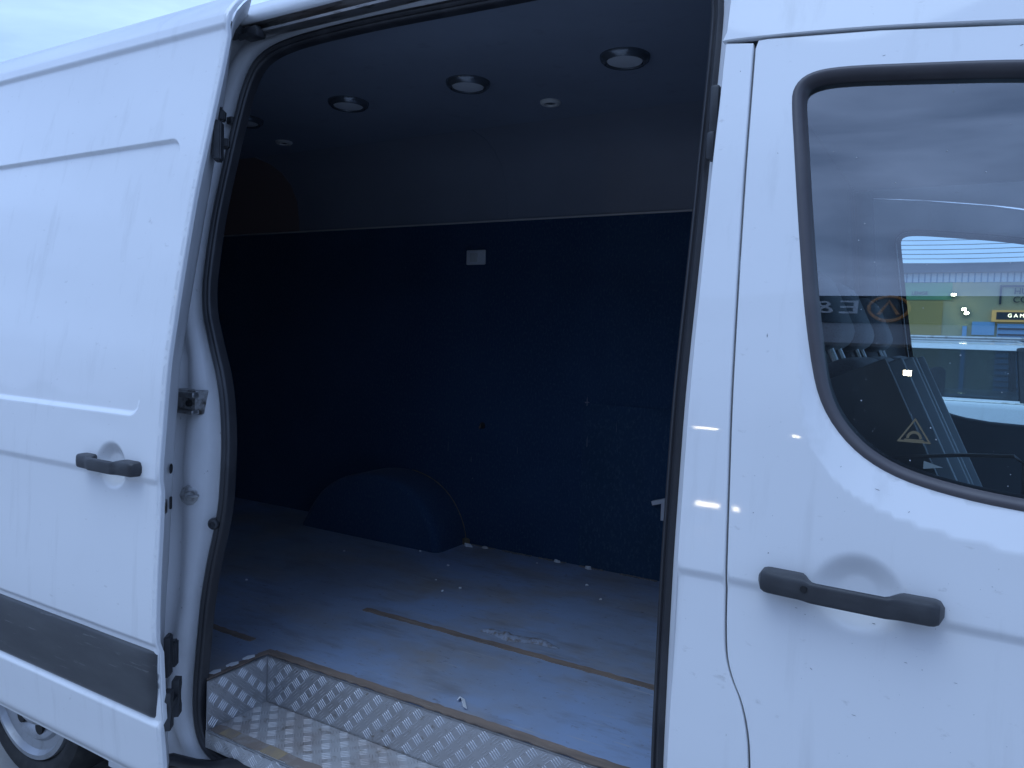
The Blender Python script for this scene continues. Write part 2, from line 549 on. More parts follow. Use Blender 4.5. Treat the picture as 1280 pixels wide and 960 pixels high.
nS = len(S_loop)
SL = np.array(S_loop)
tS = np.roll(SL, -1, 0) - np.roll(SL, 1, 0)
tS /= np.linalg.norm(tS, axis=1)[:, None]
nSo = np.stack([tS[:, 1], -tS[:, 0]], 1)          # outward for an anticlockwise loop
def jamb_w(p, q):
    """how far the pressed frame reaches outside the seal"""
    if q[0] < -0.35 and p[0] < -1.2:
        ww = 0.15
    elif q[0] > 0.35 and p[0] > -1.2:
        ww = 0.033
    elif p[1] > 1.5:
        ww = 0.045
    else:
        ww = 0.05
    return ww
JW = np.array([jamb_w(p, q) for p, q in zip(SL, nSo)])
kk = 9
JW = np.array([np.mean([JW[(i + d) % nS] for d in range(-kk, kk + 1)]) for i in range(nS)])
OUT = SL + nSo * JW[:, None]
OUT[:, 1] = np.clip(OUT[:, 1], 0.29, 2.487)
for i in range(nS):                                # keep the rear edge a plain upright line behind the door
    if SL[i, 0] < -1.6:
        OUT[i, 0] = min(OUT[i, 0], -1.975)
    if SL[i, 0] > -0.55:
        OUT[i, 0] = min(max(OUT[i, 0], -0.43), -0.428)
opening = [tuple(p) for p in OUT]

# ---- the door frame pressing between outer skin and seal
prof_t = [0, .04, .10, .22, .34, .40, .46, .60, .70, .76, .84, .92, 1.0]
verts = []; faces = []
for t in prof_t:
    for i in range(nS):
        p = OUT[i] * (1 - t) + SL[i] * t
        wl = min(1.0, max(0.0, (JW[i] - 0.06) / 0.08))
        dep = 0.004 + 0.020 * sstep(0, .12, t) + 0.046 * t
        dep += wl * (0.016 * math.exp(-((t - .34) / .07) ** 2) - 0.012 * math.exp(-((t - .62) / .10) ** 2) + 0.010 * math.exp(-((t - .86) / .06) ** 2))
        dep += wl * 0.010 * math.sin(p[1] * 9.0) * math.exp(-((t - .45) / .2) ** 2)
        verts.append((p[0], float(P(p[1])) + dep, p[1]))
faces = grid_faces(len(prof_t), nS, True)
frame = mk('door_frame', verts, faces, 'paint_inner', van)

# ---- outer skin pieces round the opening
def body(x, z):
    zc = 1.185
    return P(z) + 0.007 * (1 - sstep(zc - .010, zc + .010, z)) * sstep(.75, 1.1, z) + wob(x, z, 0.00012)

# B pillar with the strip above and below the opening
shut = [(-.372, 2.171), (-.366, 2.004), (-.361, 1.852), (-.353, 1.625), (-.345, 1.418), (-.337, 1.22), (-.333, 1.078), (-.324, 1.022), (-.291, .959), (-.275, .863), (-.271, .60), (-.271, .36)]
shut = [tuple(p) for p in resample(smooth_poly(shut, it=2), 0.03)]
r_edge = [p for p in opening if p[0] > -.46 and .36 < p[1] < 2.168]
r_edge = sorted(r_edge, key=lambda p: p[1])
pil = [(r_edge[0][0], .36)] + r_edge + [(-.43, 2.179)]
pillar_outline = [(p[0] - .0075, p[1]) for p in shut[::-1]]      # bottom to top on the right
pillar_outline = pillar_outline + [(p[0], p[1]) for p in pil[::-1]]
pillar = skin('door_pillar', pillar_outline, body, axis(-.44, -.26, .01), axis(.36, 2.18, .02, [(1.16, 1.21, .003)]), 'paint', van, lip=0.03)

# roof side strip above the cab door and opening, rear side panel, sill: sheets cut round the opening
top_edge = [(-.436, 2.186), (-.413, 2.187), (-.295, 2.179), (-.161, 2.167), (.051, 2.139), (.16, 2.120), (.38, 2.066), (.57, 1.955), (.70, 1.80), (.79, 1.60)]
top_edge = [tuple(p) for p in resample(smooth_poly(top_edge, it=2), 0.02)]
op_right_top = sorted([p for p in opening if p[0] > -.46 and p[1] > 2.19], key=lambda p: p[1])
roofside = top_edge + [(.85, 1.62), (.75, 1.84), (.60, 2.04), (.43, 2.17), (.22, 2.28), (-.02, 2.37), (-.36, 2.478)]
roofside += [(-.436, 2.478)] + op_right_top[::-1]
# keep the loop simple: opening edge is left of the strip
def body_top(x, z):
    return P(z) - 0.004 + wob(x, z, 0.00012)
cant = skin('roof_side', roofside, body_top, axis(-.44, .86, .02), axis(1.58, 2.49, .015), 'paint', van, lip=0.02)

arch = [(-2.66 + .40 * math.cos(a), .33 + .40 * math.sin(a)) for a in np.linspace(R(167), R(13), 24)]
rear_out = [(-1.975, 2.476), (-4.55, 2.476), (-4.62, 1.6), (-4.62, .42)] + arch + [(-1.975, .42)]
rear_out = [tuple(p) for p in resample(rear_out, 0.05, closed=True)]
def body_rear(x, z):
    rec = sstep(0, .02, np.minimum(np.minimum(x + 4.4, -2.05 - x), np.minimum(z - 1.36, 2.10 - z)))
    rail = np.exp(-((z - 1.39) / .02) ** 4)
    return P(z) + 0.010 * rec + wob(x, z, 0.00012) + 0.02 * rail * (x < -1.9)
skin('rear_side_panel', rear_out, body_rear, axis(-4.62, -1.975, .05), axis(.36, 2.48, .025, [(1.34, 1.44, .008)]), 'paint', van, lip=0.02)
side_mirror = rear_out
# far side of the body (one sheet from the cab door to the tail)
far_out = [(-.36, .36), (-.36, 2.476), (-4.55, 2.476), (-4.62, 1.6), (-4.62, .42)] + arch + [(-2.2, .36)]
far_out = [tuple(p) for p in resample(far_out, 0.06, closed=True)]
skin('far_side_panel', far_out, body, axis(-4.62, -.36, .08), axis(.36, 2.48, .05), 'paint', van, lip=0.02, mirror=W2)
far_roofside = [(a, b) for a, b in top_edge if b > 2.05] + [(.30, 2.17), (.10, 2.28), (-.10, 2.36), (-.36, 2.478), (-.436, 2.478)]
skin('far_roof_side', roofside, body_top, axis(-.44, .86, .03), axis(1.58, 2.49, .02), 'paint', van, lip=0.02, mirror=W2)

# sill under the opening
sill_pts = [(-1.93, .30), (-.43, .30), (-.274, .30), (-.274, .355), (-.43, .355), (-.60, .285 + .07)]
bm = bmesh.new()
add_box(bm, -2.25, -.29, .045, .12, .20, .285)
bmesh.ops.bevel(bm, geom=bm.edges[:], offset=.015, segments=2, affect='EDGES')
bm_obj('sill', bm, 'paint', van, smooth=True)

# roof
rs = []
ys_h = [.203, .206, .222, .25, .30, .40, .55, .75, W2 / 2]
zs_h = [2.482, 2.51, 2.535, 2.550, 2.558, 2.568, 2.585, 2.605, 2.615]
prof_r = [(.250, 2.4785), (.212, 2.4785)] + list(zip(ys_h, zs_h))
prof_r = prof_r + [(W2 - y, z) for y, z in prof_r[-2::-1]]
xsr = list(np.arange(-4.55, -.39, .1)) + [-.36]
verts = []
for x in xsr:
    for y, z in prof_r:
        rib = 0.008 * max(0, math.sin(x * 9)) * (1 if .45 < y < W2 - .45 else 0)
        verts.append((x, y, z + rib))
faces = grid_faces(len(xsr), len(prof_r))
mk('roof', verts, [f[::-1] for f in faces], 'paint', van)
# cab roof sloping down to the windscreen
cabr = [(-.36, 2.615, 2.50, .203), (-.02, 2.54, 2.38, .20), (.22, 2.44, 2.29, .19), (.43, 2.30, 2.18, .165), (.57, 2.16, 2.06, .145)]
verts = []
for x, zt, ze, ye in cabr:
    for k in range(13):
        u = k / 12
        y = ye + (W2 - 2 * ye) * u
        s = math.sin(math.pi * u) ** .45
        verts.append((x, y, ze + (zt - ze) * s))
mk('cab_roof', verts, [f[::-1] for f in grid_faces(len(cabr), 13)], 'paint', van)

# tail doors
for k, (y0, y1) in enumerate(((.06, .977), (.983, 1.90))):
    box('rear_door', -4.64, -4.58, y0, y1, .42, 2.47, 'paint', van, .02)

# ---- front end
def ring_loft(name, secs, m, parent, closed_ends=True):
    n = len(secs[0])
    verts = [p for s in secs for p in s]
    faces = grid_faces(len(secs), n, True)
    if closed_ends:
        faces.append(tuple(range(n))[::-1])
        faces.append(tuple((len(secs) - 1) * n + k for k in range(n)))
    bm = bmesh.new()
    vs = [bm.verts.new(v) for v in verts]
    for f in faces:
        bm.faces.new([vs[i] for i in f])
    return bm_obj(name, bm, m, parent, smooth=True, sharp=30)
def nose_sec(x, hw, zb, zt, rr=.10):
    pts = []
    c = W2 / 2
    for sx, sz, a0 in ((1, -1, -90), (1, 1, 0), (-1, 1, 90), (-1, -1, 180)):
        for a in np.linspace(a0, a0 + 90, 5):
            pts.append((x, c + sx * (hw - rr) + rr * math.cos(R(a)), (zb + rr if sz < 0 else zt - rr) + rr * math.sin(R(a))))
    return pts
ring_loft('front_body', [nose_sec(.99, 1.02, .42, 1.33), nose_sec(1.23, 1.015, .42, 1.26), nose_sec(1.48, .98, .44, 1.15), nose_sec(1.63, .88, .48, 1.02), nose_sec(1.69, .77, .54, .92)], 'paint', van)
ring_loft('bumper', [nose_sec(1.58, 1.0, .24, .56, .05), nose_sec(1.66, .96, .24, .60, .05), nose_sec(1.74, .80, .26, .60, .05)], 'moulding_plastic', van)
for y in (.25, W2 - .25):
    box('headlight', 1.49, 1.675, y - .13, y + .13, .84, 1.03, 'headlamp', van, .05, 3)
box('front_grille', 1.675, 1.71, .55, W2 - .55, .70, .86, 'moulding_plastic', van, .01)
ws = [(.53, .20, 2.08), (.53, W2 - .20, 2.08), (1.12, W2 - .10, 1.30), (1.12, .10, 1.30)]
mk('windscreen', ws, [(0, 1, 2, 3)], 'far_glass', van, False)
for y in (.15, W2 - .15):
    tube('windscreen_pillar', [(.49, y + (.05 if y < 1 else -.05), 2.10), (.79, y + (.0), 1.72), (1.13, y - (.06 if y < 1 else -.06), 1.28)], .045, 'paint', van, seg=10)
ya = [(.635, .0), (.95, .0)]
# front wing beside the cab door
wing = [(.808, .42), (.808, 1.33), (1.0, 1.35), (1.15, 1.27), (1.15, .42)]
skin('front_wing', [tuple(p) for p in resample(wing, .05, True)], body, axis(.808, 1.15, .05), axis(.42, 1.35, .05), 'paint', van, lip=.02)
skin('front_wing', [tuple(p) for p in resample(wing, .05, True)], body, axis(.808, 1.15, .05), axis(.42, 1.35, .05), 'paint', van, lip=.02, mirror=W2)
tube('mirror_arm', [(.74, .03, 1.42), (.78, -.06, 1.42), (.80, -.13, 1.46)], .022, 'trim_plastic', van)
box('door_mirror', .74, .86, -.27, -.09, 1.40, 1.78, 'trim_plastic', van, .04, 3)

# ---- wheels
def wheel(x, yo, sgn):
    """yo: outer face; sgn: -1 faces the near side"""
    mt = Matrix.Translation((x, yo, .34)) @ Matrix.Rotation(R(90) * (1 if sgn < 0 else -1), 4, 'X')
    o = lathe('wheel', [(.20, -.20), (.31, -.205), (.338, -.18), (.342, -.11), (.338, -.035), (.322, -.008), (.292, .0), (.265, -.008), (.255, -.02), (.25, -.06)], 'tyre', van, 64, mt)
    lathe('hub_cap', [(.256, -.022), (.252, -.004), (.236, -.002), (.224, -.02), (.196, -.026), (.186, -.016), (.172, -.018), (.15, -.032), (.135, -.012), (.10, -.004), (.085, .018), (.04, .024), (0, .024)], 'hubcap', o, 64, mt)
    for k in range(8):
        a = k * math.pi / 4 + .3
        lathe('hub_slot', [(.024, -.030), (.022, -.0170), (0, -.0165)], 'black', o, 14, mt @ Matrix.Translation((.150 * math.cos(a), .150 * math.sin(a), 0)))
    for k in range(5):
        a = k * 2 * math.pi / 5
        lathe('wheel_nut', [(.013, .008), (.013, .024), (.008, .03), (0, .03)], 'hubcap', o, 6, mt @ Matrix.Translation((.062 * math.cos(a), .062 * math.sin(a), 0)))
    return o
wheel(-2.72, .05, -1); wheel(1.20, .05, -1); wheel(-2.72, W2 - .05, 1); wheel(1.20, W2 - .05, 1)
# wheel housings and underbody
box('underbody', -4.5, .9, .26, W2 - .26, .22, .40, 'black', van)
verts = []
aa = np.linspace(R(-5), R(185), 24)
for y in (.03, .42):
    for a in aa:
        verts.append((-2.66 + .405 * math.cos(a), y, .33 + .405 * math.sin(a)))
mk('wheel_housing', verts, grid_faces(2, 24), 'black', van)

# ================================================================== sliding door, standing outside the rear side
DOFF = -0.15
XE = -1.735
def PD(z):
    return np.where(np.asarray(z) > 2.44, P(2.44) + (np.asarray(z) - 2.44) * .62 + 3.0 * (np.asarray(z) - 2.44) ** 2, P(z))
d_out = [(XE, .40), (XE, 2.495), (XE - .012, 2.508), (-3.03, 2.508), (-3.05, 2.48), (-3.05, .40), (-3.03, .375), (XE - .02, .375)]
d_out = [tuple(p) for p in resample(d_out, .03, True)]
def rrect(x, z, x0, x1, z0, z1, r):
    dx = np.maximum(np.maximum(x0 + r - x, x - (x1 - r)), 0)
    dz = np.maximum(np.maximum(z0 + r - z, z - (z1 - r)), 0)
    ins = np.minimum(np.minimum(x - x0, x1 - x), np.minimum(z - z0, z1 - z))
    return np.where((dx > 0) & (dz > 0), r - np.hypot(dx, dz), ins)   # >0 inside
def door_h(x, z):
    y = PD(z) + DOFF
    zc = 1.203
    y = y + 0.008 * (1 - sstep(zc - .012, zc + .011, z)) * sstep(.80, 1.15, z)
    y = y + 0.011 * sstep(0.0, .013, rrect(x, z, -2.98, -1.825, 1.362, 2.104, .045))
    y = y + 0.010 * sstep(0.0, .016, np.minimum(z - .560, .790 - z))
    y = y - 0.010 * sstep(2.388, 2.408, z)
    # hollow behind the handle
    q = np.hypot((x + 1.930) / .068, (z - 1.226) / .066)
    y = y + 0.020 * (1 - sstep(.45, 1.0, q))
    # bottom edge tucks under, leading edge rounds
    y = y + 0.02 * (1 - sstep(.375, .43, z)) ** 2
    y = y + 0.006 * sstep(XE - .010, XE, x) ** 2
    y = y + wob(x, z, 0.00035)
    q2 = np.hypot((x + 1.98) / .10, (z - 1.33) / .03)
    y = y + 0.0012 * np.exp(-q2 ** 2)
    return y
dskin = skin('sliding_door', d_out, door_h,
             axis(-3.05, XE, .022, [(-2.02, -1.735, .005)]),
             axis(.375, 2.51, .022, [(.545, .60, .004), (.76, .80, .004), (1.145, 1.31, .004), (1.35, 1.385, .003), (2.05, 2.11, .003), (2.385, 2.50, .004), (.375, .43, .006)]),
             'paint', van, lip=0.012)
# edge of the door: folded flange facing the opening, then the inner panel
zsd = np.linspace(.385, 2.503, 76)
prof_e = [(XE + .0005, DOFF + .014), (XE - .004, DOFF + .022), (XE - .030, DOFF + .055), (XE - .055, DOFF + .085), (XE - .066, DOFF + .100), (XE - .10, DOFF + .108), (-2.2, DOFF + .112), (-3.0, DOFF + .112), (-3.045, DOFF + .02)]
verts = []
for z in zsd:
    fd = float(np.interp(z, [.40, .74, .97, 1.19, 1.49, 1.73, 1.97, 2.15, 2.35, 2.5], [.11, .10, .079, .07, .075, .069, .067, .083, .10, .11]))
    for k, (x, o) in enumerate(prof_e):
        j = -(fd - .066) * (0, 0, .45, .85, 1, .6, 0, 0, 0)[k]
        verts.append((x + j, float(PD(z)) + o, z))
mk('edge_flange', verts, grid_faces(len(zsd), len(prof_e)), 'paint_inner', dskin)
# holes and fittings on the flange
def flange_pt(z, t):
    a = prof_e[1]; b = prof_e[4]
    return Vector((a[0] + (b[0] - a[0]) * t, float(P(z)) + a[1] + (b[1] - a[1]) * t - .001, z))
fl_n = Vector((prof_e[1][1] - prof_e[4][1], -(prof_e[1][0] - prof_e[4][0]) * -1, 0))
fl_t = Vector((prof_e[4][0] - prof_e[1][0], prof_e[4][1] - prof_e[1][1], 0)).normalized()
fl_n = Vector((fl_t.y, -fl_t.x, 0)).normalized()     # points forward and out
def flange_frame(z, t, lift=0.0):
    p = flange_pt(z, t) + fl_n * lift
    m4 = Matrix((( fl_t.x, 0, fl_n.x, p.x), (fl_t.y, 0, fl_n.y, p.y), (0, 1, 0, p.z), (0, 0, 0, 1)))
    return m4
lathe('access_hole', [(.0135, .002), (.012, .004), (.010, .001), (0, .001)], 'black', dskin, 20, flange_frame(1.228, .52, .002))
for t, w_, h_, nm in ((.22, .017, .036, 'lock_plate'), (.66, .011, .034, 'lock_slot')):
    box(nm, -w_ / 2, w_ / 2, -h_ / 2, h_ / 2, 0, .006, 'dirty_steel' if nm == 'lock_plate' else 'black', dskin, .003, 2, flange_frame(1.135, t, .001))
def bracket(name, z, t, parts, m='trim_plastic'):
    bm = bmesh.new()
    for (a0, a1, b0, b1, c0, c1) in parts:
        add_box(bm, a0, a1, b0, b1, c0, c1)
    bmesh.ops.bevel(bm, geom=bm.edges[:], offset=.004, segments=2, affect='EDGES')
    bmesh.ops.transform(bm, matrix=flange_frame(z, t), verts=bm.verts[:])
    return bm_obj(name, bm, m, dskin, smooth=True)
bracket('latch_hook', 2.10, .45, [(-.030, .012, -.055, .050, 0, .022), (.010, .034, -.014, .012, .004, .034), (.020, .026, -.01, .10, .006, .014), (.018, .046, .06, .09, .004, .02)])
bracket('rubber_buffer', .735, .45, [(-.026, .010, -.055, .055, 0, .016), (.006, .034, -.040, .030, .004, .024)])
def hourglass(z):
    bm = bmesh.new()
    m4 = flange_frame(z, .5)
    for s in (-.034, .042):
        secs = []
        for q, ww in ((-.05, .020), (-.03, .022), (-.012, .012), (.012, .011), (.03, .021), (.05, .018)):
            secs.append([bm.verts.new(m4 @ Vector((s + dx * ww, q, c))) for dx, c in ((-1, 0), (-.8, .018), (.8, .018), (1, 0))])
        for a, b in zip(secs, secs[1:]):
            for k in range(4):
                bm.faces.new((a[k], a[(k + 1) % 4], b[(k + 1) % 4], b[k]))
        bm.faces.new(secs[0]); bm.faces.new(secs[-1])
    add_box(bm, -.04, .05, -.006, .008, .004, .014, m4)
    return bm_obj('guide_catch', bm, 'trim_plastic', dskin, smooth=True)
hourglass(.595)
# moulding along the door
bm = bmesh.new()
zsm = [.577, .580, .588, .60, .66, .72, .755, .762, .765]
dm = [.004, -.004, -.008, -.0095, -.011, -.010, -.007, -.003, .005]
xsm = list(np.linspace(-3.03, -1.80, 12)) + [-1.77, -1.75, -1.742, -1.738]
rows = []
for x in xsm:
    e = .0 if x < -1.76 else .010 * ((x + 1.76) / .022) ** 2
    rows.append([bm.verts.new((x - (.012 if z < .62 and x > -1.76 else 0), float(P(z)) + DOFF + .010 + d + e, z)) for z, d in zip(zsm, dm)])
for a, b in zip(rows, rows[1:]):
    for k in range(len(zsm) - 1):
        bm.faces.new((a[k], b[k], b[k + 1], a[k + 1]))
bm_obj('moulding', bm, 'moulding_plastic', dskin, smooth=True, sharp=50)

# pull handles: two end blocks and a thinner grip
def pull_handle(x0, x1, zc0, zc1, yf, flip, parent, reach=.042):
    """x0..x1 along the side, centre line height zc0..zc1; flip puts the key block at the other end"""
    n = 44
    secs = []
    for i in range(n + 1):
        u = i / n
        x = x0 + (x1 - x0) * u
        v = 1 - u if flip else u
        zc = zc0 + (zc1 - zc0) * u
        endr = min(1.0, math.sqrt(max(0.0, 1 - (1 - min(1, min(u, 1 - u) / .065)) ** 2)))
        bl = 1 - sstep(.24, .33, np.array(v)) + sstep(.70, .80, np.array(v)) * .85
        bl = float(bl)
        zt = (.0150 + .0050 * bl) * (.35 + .65 * endr)
        zb = (.0185 + .001 * bl) * (.35 + .65 * endr)
        y_out = yf(x, zc) - (reach - .004 * bl) * (.45 + .55 * endr) + .004 * (abs(u - .5) * 2) ** 3
        y_in = y_out + .014 + bl * .034
        sec = []
        for a in np.linspace(0, 2 * math.pi, 17)[:-1]:
            ca, sa = math.cos(a), math.sin(a)
            ex = 2 / 4.5
            sx = math.copysign(abs(ca) ** ex, ca); sz = math.copysign(abs(sa) ** ex, sa)
            ym = (y_out + y_in) / 2 - sx * (y_in - y_out) / 2
            sec.append((x, ym, zc + (zt if sz > 0 else zb) * sz))
        secs.append(sec)
    o = ring_loft('handle', secs, 'trim_plastic', parent)
    xb = x0 + (x1 - x0) * (.20 if not flip else .80)
    return o
flat = lambda off: (lambda x, z: float(P(z)) + off)
hd = pull_handle(-2.052, -1.795, 1.230, 1.230, flat(DOFF), True, dskin, .036)

# ================================================================== cab door with its window
def cab_outline():
    right = [(.10, .36), (.78, .37), (.80, .55), (.80, 1.20), (.795, 1.36), (.77, 1.55), (.68, 1.79), (.55, 1.945), (.36, 2.055), (.15, 2.108), (.05, 2.128), (-.161, 2.157), (-.30, 2.170), (-.352, 2.175), (-.368, 2.175)]
    sh = [(p[0], p[1]) for p in shut]
    return [tuple(p) for p in resample(right + sh[1:-1] + [(-.274, .36)], .02, True)]
win = [(-.273, 2.096), (-.296, 2.071), (-.293, 2.03), (-.283, 1.964), (-.259, 1.789), (-.226, 1.58), (-.203, 1.50), (-.155, 1.438), (-.093, 1.399), (-.013, 1.378), (.092, 1.365), (.35, 1.352), (.63, 1.350),
       (.70, 1.37), (.71, 1.45), (.67, 1.62), (.59, 1.77), (.48, 1.90), (.33, 1.99), (.18, 2.045), (.054, 2.069), (-.093, 2.086), (-.22, 2.100)]
win = [tuple(p) for p in resample(smooth_poly(win, True, 2), .015, True)]
band = [(-.29, 1.95), (-.262, 1.72), (-.247, 1.607), (-.228, 1.458), (-.19, 1.394), (-.125, 1.349), (-.043, 1.323), (.096, 1.303), (.30, 1.285), (.74, 1.28)]
band = [tuple(p) for p in resample(smooth_poly(band, False, 2), .02)]
band_poly = band + [(.74, 1.40), (.74, 2.2), (-.2, 2.2)]
win_f = [(x + .045, z - .045) for x, z in win]
def cab_h(x, z):
    y = P(z) + wob(x, z, .00012)
    zc = 1.185 - .018 * (x + .42)
    y = y + 0.007 * (1 - sstep(zc - .010, zc + .010, z)) * sstep(.75, 1.1, z)
    q = np.hypot((x + .126) / .074, (z - 1.200) / .073)
    y = y + 0.017 * (1 - sstep(.35, 1.0, q))
    ib = inside(band_poly, x, z)
    db = pdist(band, x, z, False)
    dw = pdist(win, x, z)
    f = np.where(ib, db / (db + dw + 1e-6), 0)
    y = y + 0.018 * f * (1 - sstep(1.46, 1.70, z))
    return y
cdoor = skin('cab_door', cab_outline(), cab_h, axis(-.38, .80, .02, [(-.38, .12, .007)]), axis(.36, 2.18, .02, [(1.11, 1.30, .005), (1.30, 1.60, .009)]), 'paint', van, holes=[win], lip=.022)
cdoor_f = skin('cab_door', cab_outline(), lambda x, z: P(z), axis(-.38, .80, .05), axis(.36, 2.18, .05), 'paint', van, holes=[win_f], lip=.03, mirror=W2)
ch = pull_handle(-.281, -.001, 1.203, 1.199, flat(0.0), False, cdoor)
lathe('key_hole', [(.006, .0), (.0055, .002), (0, .0015)], 'black', ch, 14, Matrix.Translation((-.203, float(P(1.2)) - .0405, 1.206)) @ Matrix.Rotation(R(90), 4, 'X'))

def sweep_loop(name, loop, sect, yoff, m, parent, mirror=None, closed=True, ybase=P):
    """sect: (a, b) with a towards the inside of the loop and b outwards (-Y)."""
    L = np.array(loop)
    t = np.roll(L, -1, 0) - np.roll(L, 1, 0)
    t /= np.linalg.norm(t, axis=1)[:, None] + 1e-9
    area = np.sum(L[:, 0] * np.roll(L[:, 1], -1) - np.roll(L[:, 0], -1) * L[:, 1])
    n = np.stack([-t[:, 1], t[:, 0]], 1) * (1 if area > 0 else -1)
    verts = []
    for p, q in zip(L, n):
        for a, b in sect:
            z = p[1] + q[1] * a
            verts.append((p[0] + q[0] * a, float(ybase(p[1])) + yoff - b, z))
    if mirror is not None:
        verts = [(a, mirror - b, c) for a, b, c in verts]
    ns = len(sect)
    nl = len(L)
    faces = []
    for i in range(nl):
        for k in range(ns - 1):
            i2 = (i + 1) % nl
            faces.append((i * ns + k, i2 * ns + k, i2 * ns + k + 1, i * ns + k + 1))
    bm = bmesh.new()
    vs = [bm.verts.new(v) for v in verts]
    for f in faces:
        bm.faces.new([vs[i] for i in f])
    return bm_obj(name, bm, m, parent, smooth=True, sharp=60)
wsect = [(-.004, -.022), (-.004, -.010), (-.002, .000), (.003, .003), (.010, .001), (.0155, -.006), (.018, -.012), (.020, -.026)]
wyb = lambda z: P(z) + 0.018 * (1 - float(sstep(1.46, 1.70, np.array(z))))
sweep_loop('window_seal', win, wsect, 0.0, 'window_rubber', cdoor, ybase=wyb)
sweep_loop('window_seal', win_f, wsect, 0.0, 'window_rubber', cdoor_f, W2)
# the glass itself, curved like the side
def pane(name, m, parent, off, mirror=None, hf=None):
    wi = np.array(win_f if mirror else win)
    c = wi.mean(0)
    inner = [tuple(c + (p - c) * .985) for p in wi]
    return skin(name, inner, lambda x, z: P(z) + off, axis(-.3, .76, .05), axis(1.30, 2.1, .03), m, parent, lip=.004, mirror=mirror)
gl = pane('window_glass', 'cab_glass', cdoor, .026)
glf = pane('window_glass', 'far_glass', cdoor_f, .016, W2)
# rain spots on the glass and specks on the paint
def drops(name, pts, m, parent, off, seg=6):
    bm = bmesh.new()
    for x, z, r in pts:
        y = float(P(z)) + off
        ring = [bm.verts.new((x + r * math.cos(k * 2 * math.pi / seg), y, z + r * .9 * math.sin(k * 2 * math.pi / seg))) for k in range(seg)]
        r2 = [bm.verts.new((x + .6 * r * math.cos(k * 2 * math.pi / seg), y - r * .4, z + .55 * r * math.sin(k * 2 * math.pi / seg))) for k in range(seg)]
        for k in range(seg):
            bm.faces.new((ring[k], ring[(k + 1) % seg], r2[(k + 1) % seg], r2[k]))
        bm.faces.new(r2)
    o = bm_obj(name, bm, m, parent, smooth=True)
    o['kind'] = 'stuff'
    return o
pts = []
while len(pts) < 190:
    x = random.uniform(-.25, .5); z = random.uniform(1.38, 2.06)
    if random.random() > (1.0 if z < 1.75 and x > -.17 else .18):
        continue
    if inside(win, np.array([x]), np.array([z]))[0] and pdist(win, np.array([x]), np.array([z]))[0] > .02:
        pts.append((x, z, random.choice((.0004, .0005, .0006, .0008, .0013))))
drops('rain_spots', pts, 'water_drop', gl, .0255)
pts = []
while len(pts) < 130:
    x = random.uniform(-.33, .5); z = random.uniform(.8, 1.6)
    if inside(win, np.array([x]), np.array([z]))[0] or pdist(win, np.array([x]), np.array([z]))[0] < .07:
        continue
    pts.append((x, z, random.choice((.0004, .0006, .0008))))
drops('rain_spots', pts, 'water_drop', cdoor, -.0002)
# triangular sticker on the glass
def sticker():
    cx, cz, s = -.061, 1.470, .023
    off = .0245
    tri = lambda k: [(cx, cz + s * 1.02 * k), (cx - s * 1.08 * k, cz - s * .72 * k), (cx + s * 1.08 * k, cz - s * .72 * k)]
    a, b = tri(1.0), tri(.80)
    vs = on_side(a, off) + on_side(b, off)
    o = mk('window_sticker', vs, [(0, 1, 4, 3), (1, 2, 5, 4), (2, 0, 3, 5)], 'sticker_gold', gl, False)
    tag(o, 'small gold-edged triangle sticker')
    arc = []
    for k in range(13):
        t = math.pi * k / 12
        arc.append((cx + .0115 * math.cos(t), cz - .010 + .0125 * math.sin(t)))
    for k in range(13):
        t = math.pi * k / 12
        arc.append((cx + .0075 * math.cos(t), cz - .010 + .0080 * math.sin(t)))
    mk('sticker_print', on_side(arc, off), [(k, k + 1, 14 + k, 13 + k) for k in range(12)], 'sticker_gold', gl, False)
    bar = [(cx - .014, cz - .0135), (cx + .014, cz - .0135), (cx + .014, cz - .011), (cx - .014, cz - .011)]
    mk('sticker_print', on_side(bar, off), [(0, 1, 2, 3)], 'sticker_gold', gl, False)
sticker()
lab = [(-.043, 1.388 + .020), (-.012, 1.400 + .016), (-.043, 1.388 + .037)]
mk('window_label', on_side([(-.045, 1.413), (-.017, 1.418), (-.045, 1.426)], .0245), [(0, 1, 2)], 'label_grey', gl, False)

def chip(x, z, lx, lz, ang):
    c, s_ = math.cos(ang), math.sin(ang)
    p4 = [(x + a * lx * c - b * lz * s_, z + a * lx * s_ + b * lz * c) for a, b in ((-1, 0), (-.3, -1), (1, -.2), (.4, 1))]
    mk('paint_chip', [(a, float(cab_h(np.array([a]), np.array([b]))[0]) - .0004, b) for a, b in p4], [(0, 1, 2, 3)], 'chip_dark', cdoor, False)
for x, z, lx, lz, ang in ((-.108, 1.374, .0045, .0007, -.35), (-.06, 1.345, .002, .0006, .8), (-.165, 1.405, .0016, .0005, .6), (-.30, 1.62, .0009, .004, .1), (-.22, 1.158, .0025, .0006, -.2), (-.205, 1.150, .002, .0005, -.2),
                          (-.10, 1.155, .003, .0008, -.1), (-.05, 1.105, .003, .0006, -.2), (-.27, 1.245, .0015, .0012, .4), (-.19, 1.06, .003, .0007, -.7), (-.12, 1.0, .004, .0006, -.1), (.02, 1.09, .003, .0005, -.1), (-.30, 1.31, .0012, .001, 0), (.05, 2.095, .003, .0008, .3), (-.15, 2.11, .003, .0007, .1)):
    chip(x, z, lx, lz, ang)

